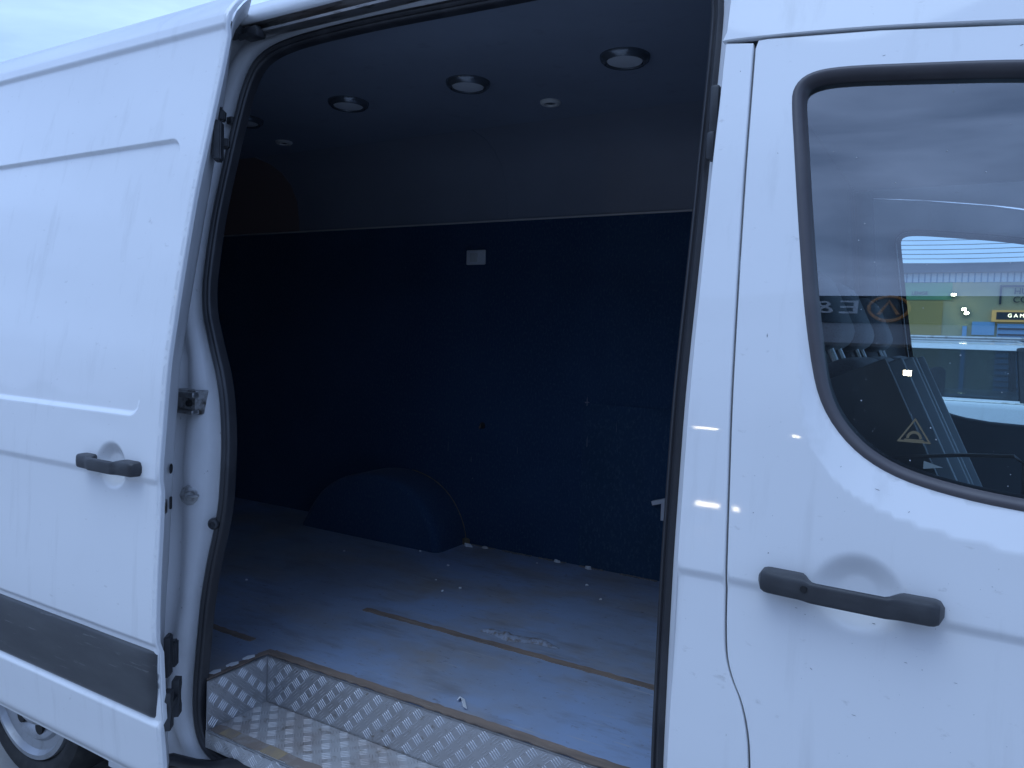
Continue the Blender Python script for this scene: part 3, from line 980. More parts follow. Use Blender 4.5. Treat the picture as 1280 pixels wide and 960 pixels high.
# ---- inside the cab
def door_card(parent, mirror):
    secs = []
    out_ = []
    for x in np.linspace(-.30, .74, 14):
        ztop = float(np.interp(x, [-.30, -.22, -.155, -.09, 0, .1, .62], [1.60, 1.50, 1.425, 1.385, 1.362, 1.35, 1.335]))
        sec = [(x, .040 + .03 * (ztop - 1.3), ztop), (x, .085, ztop - .005), (x, .10, ztop - .03), (x, .10, 1.0), (x, .12, .98), (x, .12, .42)]
        secs.append([(a, (mirror - b) if mirror else b, c) for a, b, c in sec])
    verts = [p for s in secs for p in s]
    o = mk('door_card', verts, grid_faces(len(secs), 6), 'cab_plastic', parent)
    return o
door_card(cdoor, None); door_card(cdoor_f, W2)
tube('grab_rail', [(-.145, .085, 1.395), (-.12, .115, 1.412), (-.077, .12, 1.420), (.005, .12, 1.432), (.080, .12, 1.438), (.094, .118, 1.428), (.098, .10, 1.34)], .0035, 'card_edge', cdoor, seg=6)
# pillar trims beside the far window
for x, rr in ((-.335, .032), (-.405, .024)):
    tube('belt_pillar_trim', [(x - .03, W2 - .20, 2.20), (x, W2 - .15, 1.85), (x + .03, W2 - .12, 1.40), (x + .03, W2 - .11, .9)], rr, 'cab_headlining', van, seg=10)
box('cab_floor', -.40, 1.1, .12, W2 - .12, .40, .44, 'cab_plastic', van)
box('cab_ceiling', -.40, .45, .22, W2 - .22, 2.20, 2.23, 'cab_headlining', van, .01)
box('bulkhead', -.432, -.405, .25, W2 - .25, .42, 2.30, 'cab_plastic', van, .01)
# dashboard
ring_loft('dashboard', [[(.66, y, .72), (.65, y, 1.12), (.72, y, 1.22), (.90, y, 1.27), (1.1, y, 1.27), (1.1, y, .72)] for y in (.13, .5, 1.0, 1.5, W2 - .13)], 'cab_plastic', van)
stw = Matrix.Translation((.42, 1.45, 1.16)) @ Matrix.Rotation(R(-62), 4, 'Y')
tube('steering_wheel', [tuple(stw @ Vector((.19 * math.cos(a), .19 * math.sin(a), 0))) for a in np.linspace(0, 2 * math.pi, 33)[:-1]], .015, 'cab_plastic', van, closed=True)

def seat(yc, wd, nback):
    bm = bmesh.new()
    base = van
    o = box('seat', -.10, .44, yc - wd / 2, yc + wd / 2, .74, .96, 'seat_fabric', van, .05, 4)
    tag(o, 'grey cab seat with blue cushion cover')
    box('seat_cover', .04, .40, yc - wd / 2 + .03, yc + wd / 2 - .03, .955, .99, 'seat_cover', o, .012, 2)
    box('seat_plinth', -.18, .26, yc - wd / 2 + .05, yc + wd / 2 - .05, .44, .745, 'cab_plastic', o, .02)
    for k in range(nback):
        ww = wd / nback
        y0 = yc - wd / 2 + k * ww + .012
        y1 = y0 + ww - .024
        tilt = Matrix.Translation((.08, 0, .92)) @ Matrix.Rotation(R(-25), 4, 'Y')
        b = box('backrest', -.065, .065, y0, y1, 0, .72, 'seat_fabric', o, .045, 4, tilt)
        for yy, s in ((y0, -1), (y1, 1)):
            box('seat_bolster', -.05, .10, min(yy, yy + s * .012), max(yy, yy + s * .012),   .03, .69, 'seat_side', o, .005, 2, tilt)
        box('headrest', -.045, .045, (y0 + y1) / 2 - .13, (y0 + y1) / 2 + .13, .75, .93, 'seat_fabric', o, .04, 4, tilt)
        for dy in (-.06, .06):
            tube('headrest_post', [tuple(tilt @ Vector((0, (y0 + y1) / 2 + dy, .68))), tuple(tilt @ Vector((0, (y0 + y1) / 2 + dy, .80)))], .007, 'steel', o, seg=8)
    return o
seat(.62, .86, 2)
seat(1.46, .50, 1)
# seat belts over the backrests
for yy in (.30, 1.70):
    tube('seat_belt', [(-.37, yy, 1.75), (-.33, yy, 1.45), (-.20, yy + .06 * (1 if yy < 1 else -1), 1.05)], .012, 'seat_side', van, seg=6)

# ================================================================== cargo room
FZ = .574
XR, XF = -4.45, -.455
# floor boards: cut round the step, split where the bare strips lie
def slab(name, poly, z0, z1, m, parent):
    bm = bmesh.new()
    b = [bm.verts.new((x, y, z0)) for x, y in poly]
    t = [bm.verts.new((x, y, z1)) for x, y in poly]
    bm.faces.new(t); bm.faces.new(b[::-1])
    n = len(poly)
    for i in range(n):
        bm.faces.new((b[i], b[(i + 1) % n], t[(i + 1) % n], t[i]))
    return bm_obj(name, bm, m, parent)
SX, SY = -1.838, .322
floor = slab('cargo_floor', [(XR, .11), (SX - .012, .11), (SX - .008, .15), (SX - .014, .19), (SX - .006, .24), (SX - .013, .29), (SX - .006, SY + .008), (XF, SY + .008), (XF, 1.80), (XR, 1.80)], .545, FZ, 'floor_lino', van)
def ragged(name, x0, x1, y0, y1, z, m, parent, n=40, amp=.004):
    pts_ = []
    xs_ = np.linspace(x0, x1, n)
    lo = [(x, y0 + random.uniform(-amp, amp)) for x in xs_]
    hi = [(x, y1 + random.uniform(-amp, amp)) for x in xs_[::-1]]
    return slab(name, lo + hi, z - .004, z, m, parent)
ragged('floor_joint', -1.862, XF, .790, .820, FZ + .0025, 'bare_ply', floor, 70, .003)
ragged('floor_joint', -2.42, -1.965, .360, .388, FZ + .0025, 'bare_ply', floor, 24, .003)
ragged('floor_edge', SX, XF, SY + .002, SY + .034, FZ + .0030, 'bare_ply', floor, 70, .0025)
slab('floor_edge', [(SX - .022, .10), (SX - .004, .10), (SX - .007, .17), (SX - .003, .22), (SX - .008, .30), (SX + .002, SY + .03), (SX - .022, SY + .03), (SX - .028, .31), (SX - .016, .27), (SX - .03, .22), (SX - .017, .17), (SX - .03, .13)], FZ - .002, FZ + .0032, 'bare_ply', floor)
for k, yy in enumerate((.125, .190, .252)):
    slab('filler_chip', [(SX - .034 + random.uniform(-.003, .003), yy), (SX - .016, yy + .006), (SX - .014, yy + .030), (SX - .026, yy + .040), (SX - .037, yy + .022)], FZ - .002, FZ + .0045, 'paper', floor)
# torn, lifted patch in the lino
bm = bmesh.new()
xs_ = np.linspace(-1.40, -1.10, 26)
rows = []
for j in range(6):
    v = j / 5
    row = []
    for i, x in enumerate(xs_):
        u = i / 25
        env = math.sin(math.pi * u) ** .6
        hgt = .016 * env * math.sin(math.pi * v) ** .7 * (.5 + .5 * abs(math.sin(u * 9 + 1))) * (1.4 if u < .4 else .8)
        row.append(bm.verts.new((x, .875 + .035 * u + (v - .5) * (.055 * env + .003) + .010 * math.sin(u * 11), FZ + .001 + hgt)))
    rows.append(row)
for a, b in zip(rows, rows[1:]):
    for i in range(25):
        bm.faces.new((a[i], a[i + 1], b[i + 1], b[i]))
bm_obj('torn_patch', bm, 'lino_torn', floor, smooth=True)

# step well of chequer plate
TZ = .425
step = box('step_well', SX, XF, .098, SY, TZ - .006, TZ, 'tread_plate_dirty', van)
step.data.materials[0] = M['tread_plate_dirty']
box('riser_plate', SX + .003, XF, SY - .004, SY, TZ + .0005, FZ - .002, 'tread_plate', step)
box('side_plate', SX, SX + .003, .094, SY - .005, TZ + .0005, FZ - .001, 'tread_plate', step)
box('front_lip', SX, XF, .092, .0975, TZ - .048, TZ + .002, 'tread_plate', step)
def bars(name, O, U, V, lu, lv, Nn, m, parent, cell=.036, flat=.0013, first=0):
    """chequer bars raised on a plate: O origin, U and V unit axes, Nn outward normal"""
    bm = bmesh.new()
    O, U, V, Nn = map(Vector, (O, U, V, Nn))
    for i in range(int(lu / cell)):
        for j in range(int(math.ceil(lv / cell))):
            cu, cv = (i + .5) * cell, (j + .5) * cell
            s = 1 if (i + j) % 2 == 0 else -1
            d = Vector((math.cos(R(45)), s * math.sin(R(45))))
            e = Vector((-d.y, d.x))
            for k in (-1.5, -.5, .5, 1.5):
                c = Vector((cu, cv)) + e * k * .0082
                hl, hw = .0150, .0017
                q = []
                for a, b, h in ((-hl, 0, 0), (-hl * .5, -hw, 0), (hl * .5, -hw, 0), (hl, 0, 0), (hl * .5, hw, 0), (-hl * .5, hw, 0), (-hl * .6, 0, 1), (hl * .6, 0, 1)):
                    p2 = c + d * a + e * b
                    p2.x = min(max(p2.x, .001), lu - .001); p2.y = min(max(p2.y, .001), lv - .001)
                    q.append(bm.verts.new(O + U * p2.x + V * p2.y + Nn * (flat * h + .0001)))
                for f in ((0, 1, 6), (1, 2, 7, 6), (2, 3, 7), (3, 4, 7), (4, 5, 6, 7), (5, 0, 6)):
                    bm.faces.new([q[x] for x in f])
    o = bm_obj(name, bm, m, parent)
    o['kind'] = 'stuff'
    return o
bars('tread_bars', (SX + .004, SY - .004, TZ + .001), (1, 0, 0), (0, 0, 1), XF - SX - .01, FZ - TZ - .004, (0, -1, 0), 'tread_bar', step)
bars('tread_bars', (SX + .003, .096, TZ + .001), (0, 1, 0), (0, 0, 1), SY - .102, FZ - TZ - .003, (1, 0, 0), 'tread_bar', step)
bars('tread_bars', (SX + .004, .10, TZ), (1, 0, 0), (0, 1, 0), XF - SX - .01, SY - .106, (0, 0, 1), 'tread_plate_dirty', step)
bars('tread_bars', (SX + .002, .092, TZ - .046), (1, 0, 0), (0, 0, 1), XF - SX - .01, .046, (0, -1, 0), 'tread_bar', step)
ragged('mud_strip', SX + .006, XF, .101, .140, TZ + .0016, 'mud', step, 60, .004)
for x0, ww in ((SX + .045, .055), (SX + .215, .075), (SX + .46, .05), (SX + .71, .08)):
    slab('worn_tape', [(x0, .103), (x0 + ww, .102), (x0 + ww - .002, .139), (x0 + .001, .140)], TZ, TZ + .0024, 'tape', step)

# far wall: carpet up to the rail, lining panels above
wall = box('wall_carpet', XR, XF, 1.80, 1.82, FZ - .01, 2.150, 'carpet', van)
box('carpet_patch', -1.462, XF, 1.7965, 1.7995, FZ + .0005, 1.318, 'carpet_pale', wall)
box('wall_rail', XR, XF, 1.792, 1.80, 2.150, 2.158, 'edge_trim', van, .002)
cpro = [(1.80, 2.158), (1.795, 2.22), (1.775, 2.32), (1.73, 2.40), (1.66, 2.455), (1.58, 2.485), (1.48, 2.498)]
def panel(x0, x1, m, dy):
    verts = []
    for x in (x0, x1):
        for y, z in cpro:
            verts.append((x, y + dy, z))
    n = len(cpro)
    vs = verts + [(a, b + .006, c + .006) for a, b, c in verts]
    f = grid_faces(2, n) + [tuple(i + 2 * n for i in q[::-1]) for q in grid_faces(2, n)]
    f += [(k, k + 1, 2 * n + k + 1, 2 * n + k) for k in range(n - 1)] + [(n + k + 1, n + k, 3 * n + k, 3 * n + k + 1) for k in range(n - 1)]
    bm = bmesh.new()
    bv = [bm.verts.new(v) for v in vs]
    for q in f:
        bm.faces.new([bv[i] for i in q])
    return bm_obj('lining_panel', bm, m, van, smooth=True, sharp=50)
panel(XR, -3.262, 'lining_brown', 0)
panel(-3.258, -1.902, 'lining_grey', .0005)
panel(-1.900, XF, 'lining_grey', -.001)
for x in (-3.26, -1.901):
    tube('panel_joint', [(x, y - .0015, z - .001) for y, z in cpro], .0016, 'lining_grey', van, seg=6)
# ceiling
cz = 2.50
cp = [(.30, 2.435), (.33, 2.455), (.39, 2.482), (.48, 2.498), (.60, cz), (1.2, cz), (1.479, cz - .0018)]
verts = []
for x in np.linspace(XR, XF, 12):
    for y, z in cp:
        verts.append((x, y, z))
ceil = mk('ceiling_lining', verts, grid_faces(12, len(cp)), 'ceiling_lining', van)
def ceiling_light(x, y, r=.079):
    mt = Matrix.Translation((x, y, cz)) @ Matrix.Rotation(R(180), 4, 'X')
    o = lathe('ceiling_light', [(r, -.001), (r, .006), (r * .96, .014), (r * .84, .022), (r * .75, .020), (r * .73, .012), (r * .73, .0)], 'lamp_bezel', van, 48, mt)
    lathe('lens', [(r * .735, .012), (r * .70, .017), (r * .45, .0195), (0, .020)], 'lamp_lens', o, 48, mt)
for x in (-.978, -1.573, -2.136, -2.730, -3.30):
    ceiling_light(x, .955)
def small_vent(x, y):
    mt = Matrix.Translation((x, y, cz)) @ Matrix.Rotation(R(180), 4, 'X')
    o = lathe('ceiling_vent', [(.040, -.001), (.040, .006), (.034, .012), (.024, .012), (.022, .006), (.022, .004)], 'white_plastic', van, 32, mt)
    lathe('vent_core', [(.022, .005), (.012, .009), (0, .009)], 'lamp_bezel', o, 24, mt)
small_vent(-1.409, 1.272); small_vent(-2.866, 1.305)

# remaining inner walls
box('tail_lining', XR - .02, XR, .12, 1.82, FZ - .01, 2.5, 'carpet', van)
box('front_lining', XF, XF + .018, .33, 1.82, FZ - .01, 2.5, 'carpet', van)
# lining of the near wall round the opening
ring0 = [(x, float(P(z)) + .085, z) for x, z in S_loop]
ring1 = [(x, float(P(z)) + .100, z) for x, z in S_loop]
rc = np.array([(-1.2, 1.4)])
ring2 = []
for x, z in S_loop:
    X2 = min(max((x + 1.2) * 1.0 - 1.2, XR), XF)
    ring2.append((X2, float(P(z)) + .13, z))
verts = ring0 + ring1
mk('opening_trim', verts, grid_faces(2, nS, True), 'black', van)
slab_pts = None
near_out = [(XR, FZ - .02), (-1.99, FZ - .02), (-1.99, 2.46), (XR, 2.46)]
near_out = [tuple(p) for p in resample(near_out, .1, True)]
nl = skin('near_wall_lining', near_out, lambda x, z: P(z) + .10, axis(XR, -1.99, .2), axis(FZ, 2.46, .1), 'carpet', van, lip=.01)

# wheel arch box under carpet
AX = [(-2.975, FZ - .005), (-2.95, .62), (-2.90, .70), (-2.83, .785), (-2.73, .850), (-2.62, .888), (-2.50, .905), (-2.38, .897), (-2.27, .862), (-2.18, .80), (-2.12, .72), (-2.085, .64), (-2.075, FZ - .005)]
AX = [tuple(p) for p in smooth_poly(AX, False, 2)]
bm = bmesh.new()
layers = []
for y, k in ((1.80, 1.0), (1.60, 1.0), (1.575, .985), (1.562, .955), (1.558, .90)):
    layers.append([bm.verts.new((-2.525 + (x + 2.525) * k, y, FZ - .005 + (z - FZ + .005) * (k if k > .9 else .9))) for x, z in AX])
for a, b in zip(layers, layers[1:]):
    for i in range(len(AX) - 1):
        bm.faces.new((a[i], a[i + 1], b[i + 1], b[i]))
bm.faces.new(layers[-1])
arch_o = bm_obj('wheel_arch_cover', bm, 'carpet', van, smooth=True, sharp=50)
gp = [p for p in AX if p[0] > -2.45]
tube('glue_line', [(x + .002, 1.797, z + .002) for x, z in gp], [.0012 + .0016 * abs(math.sin(i * 1.9)) for i in range(len(gp))], 'gold_glue', arch_o, seg=5)
slab('frayed_edge', [(-2.10, 1.775), (-2.06, 1.765), (-2.045, 1.785), (-2.07, 1.797), (-2.09, 1.797)], FZ, FZ + .028, 'gold_glue', arch_o)

for x0, x1 in ((-2.04, -1.90), (-1.86, -1.70), (-1.66, -1.52), (-1.45, -1.33), (-1.25, -1.08), (-1.0, -.80)):
    ragged('grit_line', x0, x1, 1.783, 1.796, FZ + .003, 'grit', floor, 16, .004)
# socket, hole and scuffs on the carpet
sk = box('wall_socket', -2.122, -2.012, 1.788, 1.799, 1.948, 2.020, 'socket_plate', van, .006, 3)
box('socket_insert', -2.098, -2.055, 1.785, 1.789, 1.962, 2.004, 'white_plastic', sk, .002)
lathe('carpet_hole', [(.017, 0), (.014, .004), (.008, .002), (0, .001)], 'sticker_dark', wall, 12, Matrix.Translation((-2.003, 1.7995, 1.168)) @ Matrix.Rotation(R(90), 4, 'X'))
mk('carpet_flap', [(-2.02, 1.794, 1.160), (-2.012, 1.785, 1.150), (-2.004, 1.788, 1.162), (-2.010, 1.796, 1.176)], [(0, 1, 2, 3)], 'bare_ply', wall, False)
def scuff(x, z, h, wd=.004):
    mk('carpet_scuff', [(x, 1.7955, z), (x + wd, 1.7955, z + .004), (x + wd * .6, 1.7955, z + h), (x - wd * .2, 1.7955, z + h * .7)], [(0, 1, 2, 3)], 'scuff_pale', wall, False)
scuff(-1.448, 1.305, .045, .004); scuff(-1.455, 1.318, .008, .022); scuff(-1.44, 1.12, .05, .003); scuff(-2.06, .98, .035, .002); scuff(-2.20, 1.02, .06, .0015); scuff(-1.80, 1.05, .04, .0015); scuff(-1.30, 1.20, .05, .0012); scuff(-2.05, .90, .006, .006)

# ================================================================== seal, track and fittings of the opening
ssect = [(-.007, -.008), (-.007, .004), (-.002, .012), (.005, .015), (.010, .011), (.0125, .007), (.016, .010), (.021, .008), (.023, .000), (.023, -.022)]
sweep_loop('door_seal', S_loop, ssect, .072, 'rubber', van)
# upper track: channel of two rails
def rail(name, pr, x0, x1, m):
    verts = []
    xs_ = np.linspace(x0, x1, 20)
    for x in xs_:
        for y, z in pr:
            verts.append((x, y, z))
    bm = bmesh.new()
    vs = [bm.verts.new(v) for v in verts]
    for f in grid_faces(20, len(pr)):
        bm.faces.new([vs[i] for i in f])
    return bm_obj(name, bm, m, van, smooth=True, sharp=50)
trk = rail('door_track', [(.262, 2.455), (.232, 2.451), (.222, 2.454), (.220, 2.460), (.226, 2.464), (.262, 2.465), (.300, 2.466)], -1.855, -.44, 'rail_metal')
def sub_rail(name, pr, m):
    o = rail(name, pr, -1.835, -.44, m)
    par(o, trk)
    return o
o2 = rail('track_lip', [(.300, 2.466), (.300, 2.476), (.262, 2.4765), (.250, 2.473), (.240, 2.4735), (.236, 2.4775), (.212, 2.478)], -1.875, -.44, 'rail_metal')
o2.parent = trk; o2.matrix_parent_inverse = Matrix.Identity(4)
for k, (a0, a1, b0, b1, c0, c1) in enumerate(((-1.865, -1.80, .205, .245, 2.440, 2.470), (-1.915, -1.86, .160, .225, 2.446, 2.478), (-1.83, -1.785, .195, .225, 2.432, 2.457))):
    box('roller_bracket', a0, a1, b0, b1, c0, c1, 'trim_plastic', van, .006, 2)
tube('track_bolt', [(-1.86, .20, 2.438), (-1.82, .20, 2.441)], .008, 'trim_plastic', van, seg=10)
# fittings on the rear pillar
def pil_y(z, d=0.04):
    return float(P(z)) + d
pk = box('rail_end', -1.93, -1.828, pil_y(1.39, .020), pil_y(1.39, .070), 1.355, 1.423, 'dirty_steel', van, .004)
box('rail_roller', -1.925, -1.822, pil_y(1.39, .006), pil_y(1.39, .030), 1.402, 1.419, 'steel', pk, .004)
box('rail_roller', -1.925, -1.822, pil_y(1.39, .004), pil_y(1.39, .030), 1.357, 1.370, 'steel', pk, .004)
lathe('rail_pin', [(.009, 0), (.009, .010), (.005, .012), (0, .012)], 'black', pk, 14, Matrix.Translation((-1.848, pil_y(1.39, .020), 1.387)) @ Matrix.Rotation(R(90), 4, 'X'))
mt = Matrix.Translation((-1.852, pil_y(1.128, .045), 1.128)) @ Matrix.Rotation(R(40), 4, 'Z') @ Matrix.Rotation(R(90), 4, 'X')
st = lathe('lock_striker', [(.030, 0), (.030, .010), (.022, .016), (.014, .017), (.012, .024), (0, .026)], 'dirty_steel', van, 10, mt)
box('striker_bar', -.008, .024, -.004, .004, .014, .034, 'steel', st, .002, 2, mt)
mt = Matrix.Translation((-1.772, pil_y(1.055, .062), 1.055)) @ Matrix.Rotation(R(30), 4, 'Z') @ Matrix.Rotation(R(90), 4, 'X')
lathe('bump_stop', [(.017, 0), (.017, .008), (.013, .016), (.008, .018), (.007, .014), (0, .014)], 'trim_plastic', van, 16, mt)
box('hinge_clip', -1.935, -1.912, pil_y(2.22, .05), pil_y(2.22, .075), 2.205, 2.228, 'trim_plastic', van, .004)
for z, d in ((1.86, .05),):
    pass
# latch receiver on the B pillar edge
box('latch_receiver', -.452, -.434, pil_y(2.05, .010), pil_y(2.05, .045), 2.00, 2.10, 'trim_plastic', van, .006)
box('latch_receiver', -.452, -.436, pil_y(2.0, .012), pil_y(2.0, .040), 1.955, 2.01, 'trim_plastic', van, .006)
# cable chain under the step
tube('door_cable', [(-1.95, -.02, .345), (-1.90, .03, .350), (-1.84, .06, .338), (-1.78, .075, .345), (-1.72, .09, .365), (-1.64, .12, .37)], .017, 'rubber', van, seg=10)
tube('door_cable', [(-1.95, .0, .325), (-1.88, .045, .332), (-1.80, .06, .318), (-1.70, .085, .325)], .011, 'rubber', van, seg=8)

# ================================================================== scraps lying in the van
def scrap(name, x, y, sx, sy, label, cat, group=None, m='paper', z=FZ, seed=0):
    rr = random.Random(seed)
    n = 7
    bm = bmesh.new()
    ring = []
    for k in range(n):
        a = 2 * math.pi * k / n + rr.uniform(-.2, .2)
        f = rr.uniform(.65, 1.05)
        ring.append((x + sx * f * math.cos(a), y + sy * f * math.sin(a)))
    b = [bm.verts.new((p[0], p[1], z + .003)) for p in ring]
    t = [bm.verts.new((x + (p[0] - x) * .8, y + (p[1] - y) * .8, z + .003 + rr.uniform(.4, 1) * min(sx, sy))) for p in ring]
    bm.faces.new(t); bm.faces.new(b[::-1])
    for k in range(n):
        bm.faces.new((b[k], b[(k + 1) % n], t[(k + 1) % n], t[k]))
    o = bm_obj(name, bm, m)
    return tag(o, label, cat, group)
scrap('foam_scrap', -2.03, 1.745, .030, .014, 'white foam lump on van floor beside the wheel arch corner', 'scrap', 'white scraps along the carpet foot', seed=1)
scrap('foam_scrap', -1.945, 1.765, .020, .010, 'small white crumb at carpet foot right of the wheel arch', 'scrap', 'white scraps along the carpet foot', 'edge_trim', seed=2)
scrap('foam_scrap', -1.556, 1.775, .022, .012, 'middle pair of white crumbs along the carpet foot', 'scrap', 'white scraps along the carpet foot', seed=3)
scrap('foam_scrap', -1.392, 1.765, .022, .013, 'rightmost white lump at the foot of the navy carpet', 'scrap', 'white scraps along the carpet foot', seed=4)
for k, (x, y) in enumerate([(-1.708, 1.207), (-1.847, 1.232), (-2.44, 1.319), (-2.464, .772), (-2.16, 1.534), (-1.923, 1.427), (-1.743, 1.133), (-1.30, 1.55), (-1.18, 1.42), (-1.62, 1.70), (-.86, 1.2)]):
    scrap('floor_crumb', x, y, random.uniform(.005, .009), .006, 'tiny white crumb scattered on the blue van floor', 'crumb', 'tiny crumbs on the van floor', seed=20 + k)
o = mk('paper_sliver', [(-1.175, .425, FZ + .003), (-1.150, .413, FZ + .006), (-1.118, .375, FZ + .004), (-1.128, .372, FZ + .010), (-1.158, .405, FZ + .014), (-1.166, .398, FZ + .006)],
       [(0, 1, 4, 5), (1, 2, 3, 4)], 'paper', None, False)
so = o.modifiers.new('thick', 'SOLIDIFY'); so.thickness = .0015
tag(o, 'bent white paper sliver on blue floor near the step', 'paper')
bm = bmesh.new()
add_box(bm, -1.113, -1.045, 1.770, 1.796, .915, .933, Matrix.Translation((-1.08, 0, .92)) @ Matrix.Rotation(R(-18), 4, 'Y') @ Matrix.Translation((1.08, 0, -.92)))
add_box(bm, -1.072, -1.052, 1.775, 1.795, .845, .922)
o = bm_obj('torn_label', bm, 'paper')
tag(o, 'white T-shaped torn label hanging on navy carpet beside the door seal', 'label')

# ================================================================== beyond the far window: parked car, building, wires
def car(x0, y0):
    c = empty('parked_car', (x0, y0, 0))
    tag(c, 'white parked car with roof rails seen through the cab windows', 'car')
    hw = .92
    # lower body as a loft along its length
    st = [(-2.30, .45, .80, .72), (-2.22, .33, 1.02, .86), (-1.9, .28, 1.10, .92), (-1.0, .26, 1.22, .93), (0.3, .26, 1.22, .93), (.9, .26, 1.18, .93), (1.5, .27, 1.10, .92), (2.05, .30, 1.00, .86), (2.28, .42, .80, .74)]
    secs = []
    for x, zb, zt, h in st:
        s = []
        r = .09
        for sy, sz, a0 in ((1, -1, -90), (1, 1, 0), (-1, 1, 90), (-1, -1, 180)):
            for a in np.linspace(a0, a0 + 90, 4):
                s.append((x0 + x, y0 + sy * (h - r) + r * math.cos(R(a)), (zb + r if sz < 0 else zt - r) + r * math.sin(R(a))))
        secs.append(s)
    ring_loft('car_body', secs, 'paint', c)
    # greenhouse
    gb = [(-2.05, 1.12), (1.25, 1.12)]
    gt = [(-1.75, 1.68), (.45, 1.68)]
    zr = 1.69
    ring_loft('car_roof', [[(x0 + x, y0 - h, zr - .05), (x0 + x, y0 - h + .06, zr), (x0 + x, y0, zr + .03), (x0 + x, y0 + h - .06, zr), (x0 + x, y0 + h, zr - .05), (x0 + x, y0, zr - .06)] for x, h in ((-1.85, .66), (-1.6, .74), (.2, .74), (.42, .68))], 'paint', c)
    for s in (-1, 1):
        yb, yt = y0 + s * .885, y0 + s * .735
        posts = [(-2.02, -1.80), (-.95, -.90), (.12, .08), (1.20, .42)]
        for (xb, xt) in posts:
            tube('car_pillar', [(x0 + xb, yb, 1.16), (x0 + xt, yt, 1.66)], .035, 'trim_plastic', c, seg=8)
        for (a, b) in zip(posts, posts[1:]):
            q = [(x0 + a[0] + .03, yb, 1.20), (x0 + b[0] - .03, yb, 1.20), (x0 + b[1] - .03, yt, 1.645), (x0 + a[1] + .03, yt, 1.645)]
            mk('car_window', q, [(0, 1, 2, 3)], 'car_glass', c, False)
        tube('roof_rail', [(x0 - 1.6, y0 + s * .68, 1.71), (x0 - 1.5, y0 + s * .68, 1.745), (x0 + .1, y0 + s * .68, 1.745), (x0 + .2, y0 + s * .68, 1.71)], .015, 'steel', c, seg=8)
        tube('window_strip', [(x0 - 2.0, y0 + s * .905, 1.185), (x0 + 1.15, y0 + s * .905, 1.185)], .010, 'steel', c, seg=6)
        for hx in (-.75, .32):
            box('car_handle', x0 + hx - .09, x0 + hx + .09, y0 + s * .94 - .015, y0 + s * .94 + .015, 1.00, 1.03, 'steel', c, .008)
        for wx in (-1.4, 1.4):
            mt_ = Matrix.Translation((x0 + wx, y0 + s * .94, .34)) @ Matrix.Rotation(R(90) * (-1 if s > 0 else 1), 4, 'X')
            wo = lathe('car_wheel', [(.20, -.2), (.33, -.2), (.345, -.16), (.345, -.04), (.32, 0), (.25, 0), (.23, -.02)], 'tyre', c, 40, mt_)
            lathe('wheel_rim', [(.235, -.02), (.22, -.01), (.10, -.02), (.06, 0), (0, 0)], 'hubcap', wo, 40, mt_)
    mk('car_windscreen', [(x0 + 1.22, y0 - .82, 1.16), (x0 + 1.22, y0 + .82, 1.16), (x0 + .44, y0 + .70, 1.66), (x0 + .44, y0 - .70, 1.66)], [(0, 1, 2, 3)], 'car_glass', c, False)
    mk('car_rear_window', [(x0 - 2.03, y0 - .82, 1.16), (x0 - 2.03, y0 + .82, 1.16), (x0 - 1.82, y0 + .68, 1.64), (x0 - 1.82, y0 - .68, 1.64)], [(3, 2, 1, 0)], 'car_glass', c, False)
    for sx in (-.55, .45):
        for s in (-.4, .4):
            box('car_seat', x0 + sx - .1, x0 + sx + .05, y0 + s - .25, y0 + s + .25, .8, 1.45, 'seat_fabric', c, .05, 3)
    box('car_cabin_floor', x0 - 1.9, x0 + 1.1, y0 - .8, y0 + .8, 1.10, 1.16, 'black', c)
car(.35, 7.4)

def text(name, body_, size, loc, rot, m, parent, ext=.01, sx=1.0):
    cu = bpy.data.curves.new(name, 'FONT')
    cu.body = body_
    cu.size = size
    cu.extrude = ext
    cu.align_x = 'CENTER'
    cu.align_y = 'CENTER'
    tmp = bpy.data.objects.new(name, cu)
    col.objects.link(tmp)
    dg = bpy.context.evaluated_depsgraph_get()
    me = bpy.data.meshes.new_from_object(tmp.evaluated_get(dg))
    bpy.data.objects.remove(tmp)
    me.materials.clear()
    me.materials.append(M[m])
    me.transform(Matrix.Translation(loc) @ Matrix(rot).to_4x4() @ Matrix.Diagonal((sx, 1, 1, 1)))
    o = bpy.data.objects.new(name, me)
    col.objects.link(o)
    return par(o, parent)
ROT_S = Matrix.Rotation(R(90), 3, 'X')                                     # read from -Y
ROT_N = Matrix.Rotation(R(180), 3, 'Z') @ Matrix.Rotation(R(90), 3, 'X')   # read from +Y

BY = 22.0
fb = empty('warehouse', (0, BY + 6, 0))
tag(fb, 'yellowish warehouse with dark eave and signs seen through the cab windows', 'building')
box('wall', -22, 26, BY, BY + 12, 0, 3.46, 'far_wall', fb)
box('eave', -22.5, 26.5, BY - .3, BY + 12.5, 3.70, 3.94, 'eave_dark', fb)
pw = .143
cl0 = bmesh.new()
add_box(cl0, 0, pw - .032, BY - .05, BY, 3.465, 3.695)
co = bm_obj('cladding_sheet', cl0, 'clad_pale', fb)
co.location = (-4.0, 0, 0)
for k in range(1, 64):
    c2 = co.copy(); c2.location = (-4.0 + k * pw, 0, 0)
    col.objects.link(c2)
box('cladding_back', -22, 26, BY + .002, BY + 11.9, 3.462, 3.698, 'sign_blue', fb)
box('green_panel', -6.0, -.36, BY - .03, BY - .001, 3.00, 3.455, 'far_wall_green', fb)
box('ochre_panel', -6.0, -.55, BY - .03, BY - .001, .2, 2.98, 'far_wall_ochre', fb)
text('sign_text', 'LENGE', .13, (-1.11, BY - .04, 3.17), ROT_S, 'sign_dark', fb)
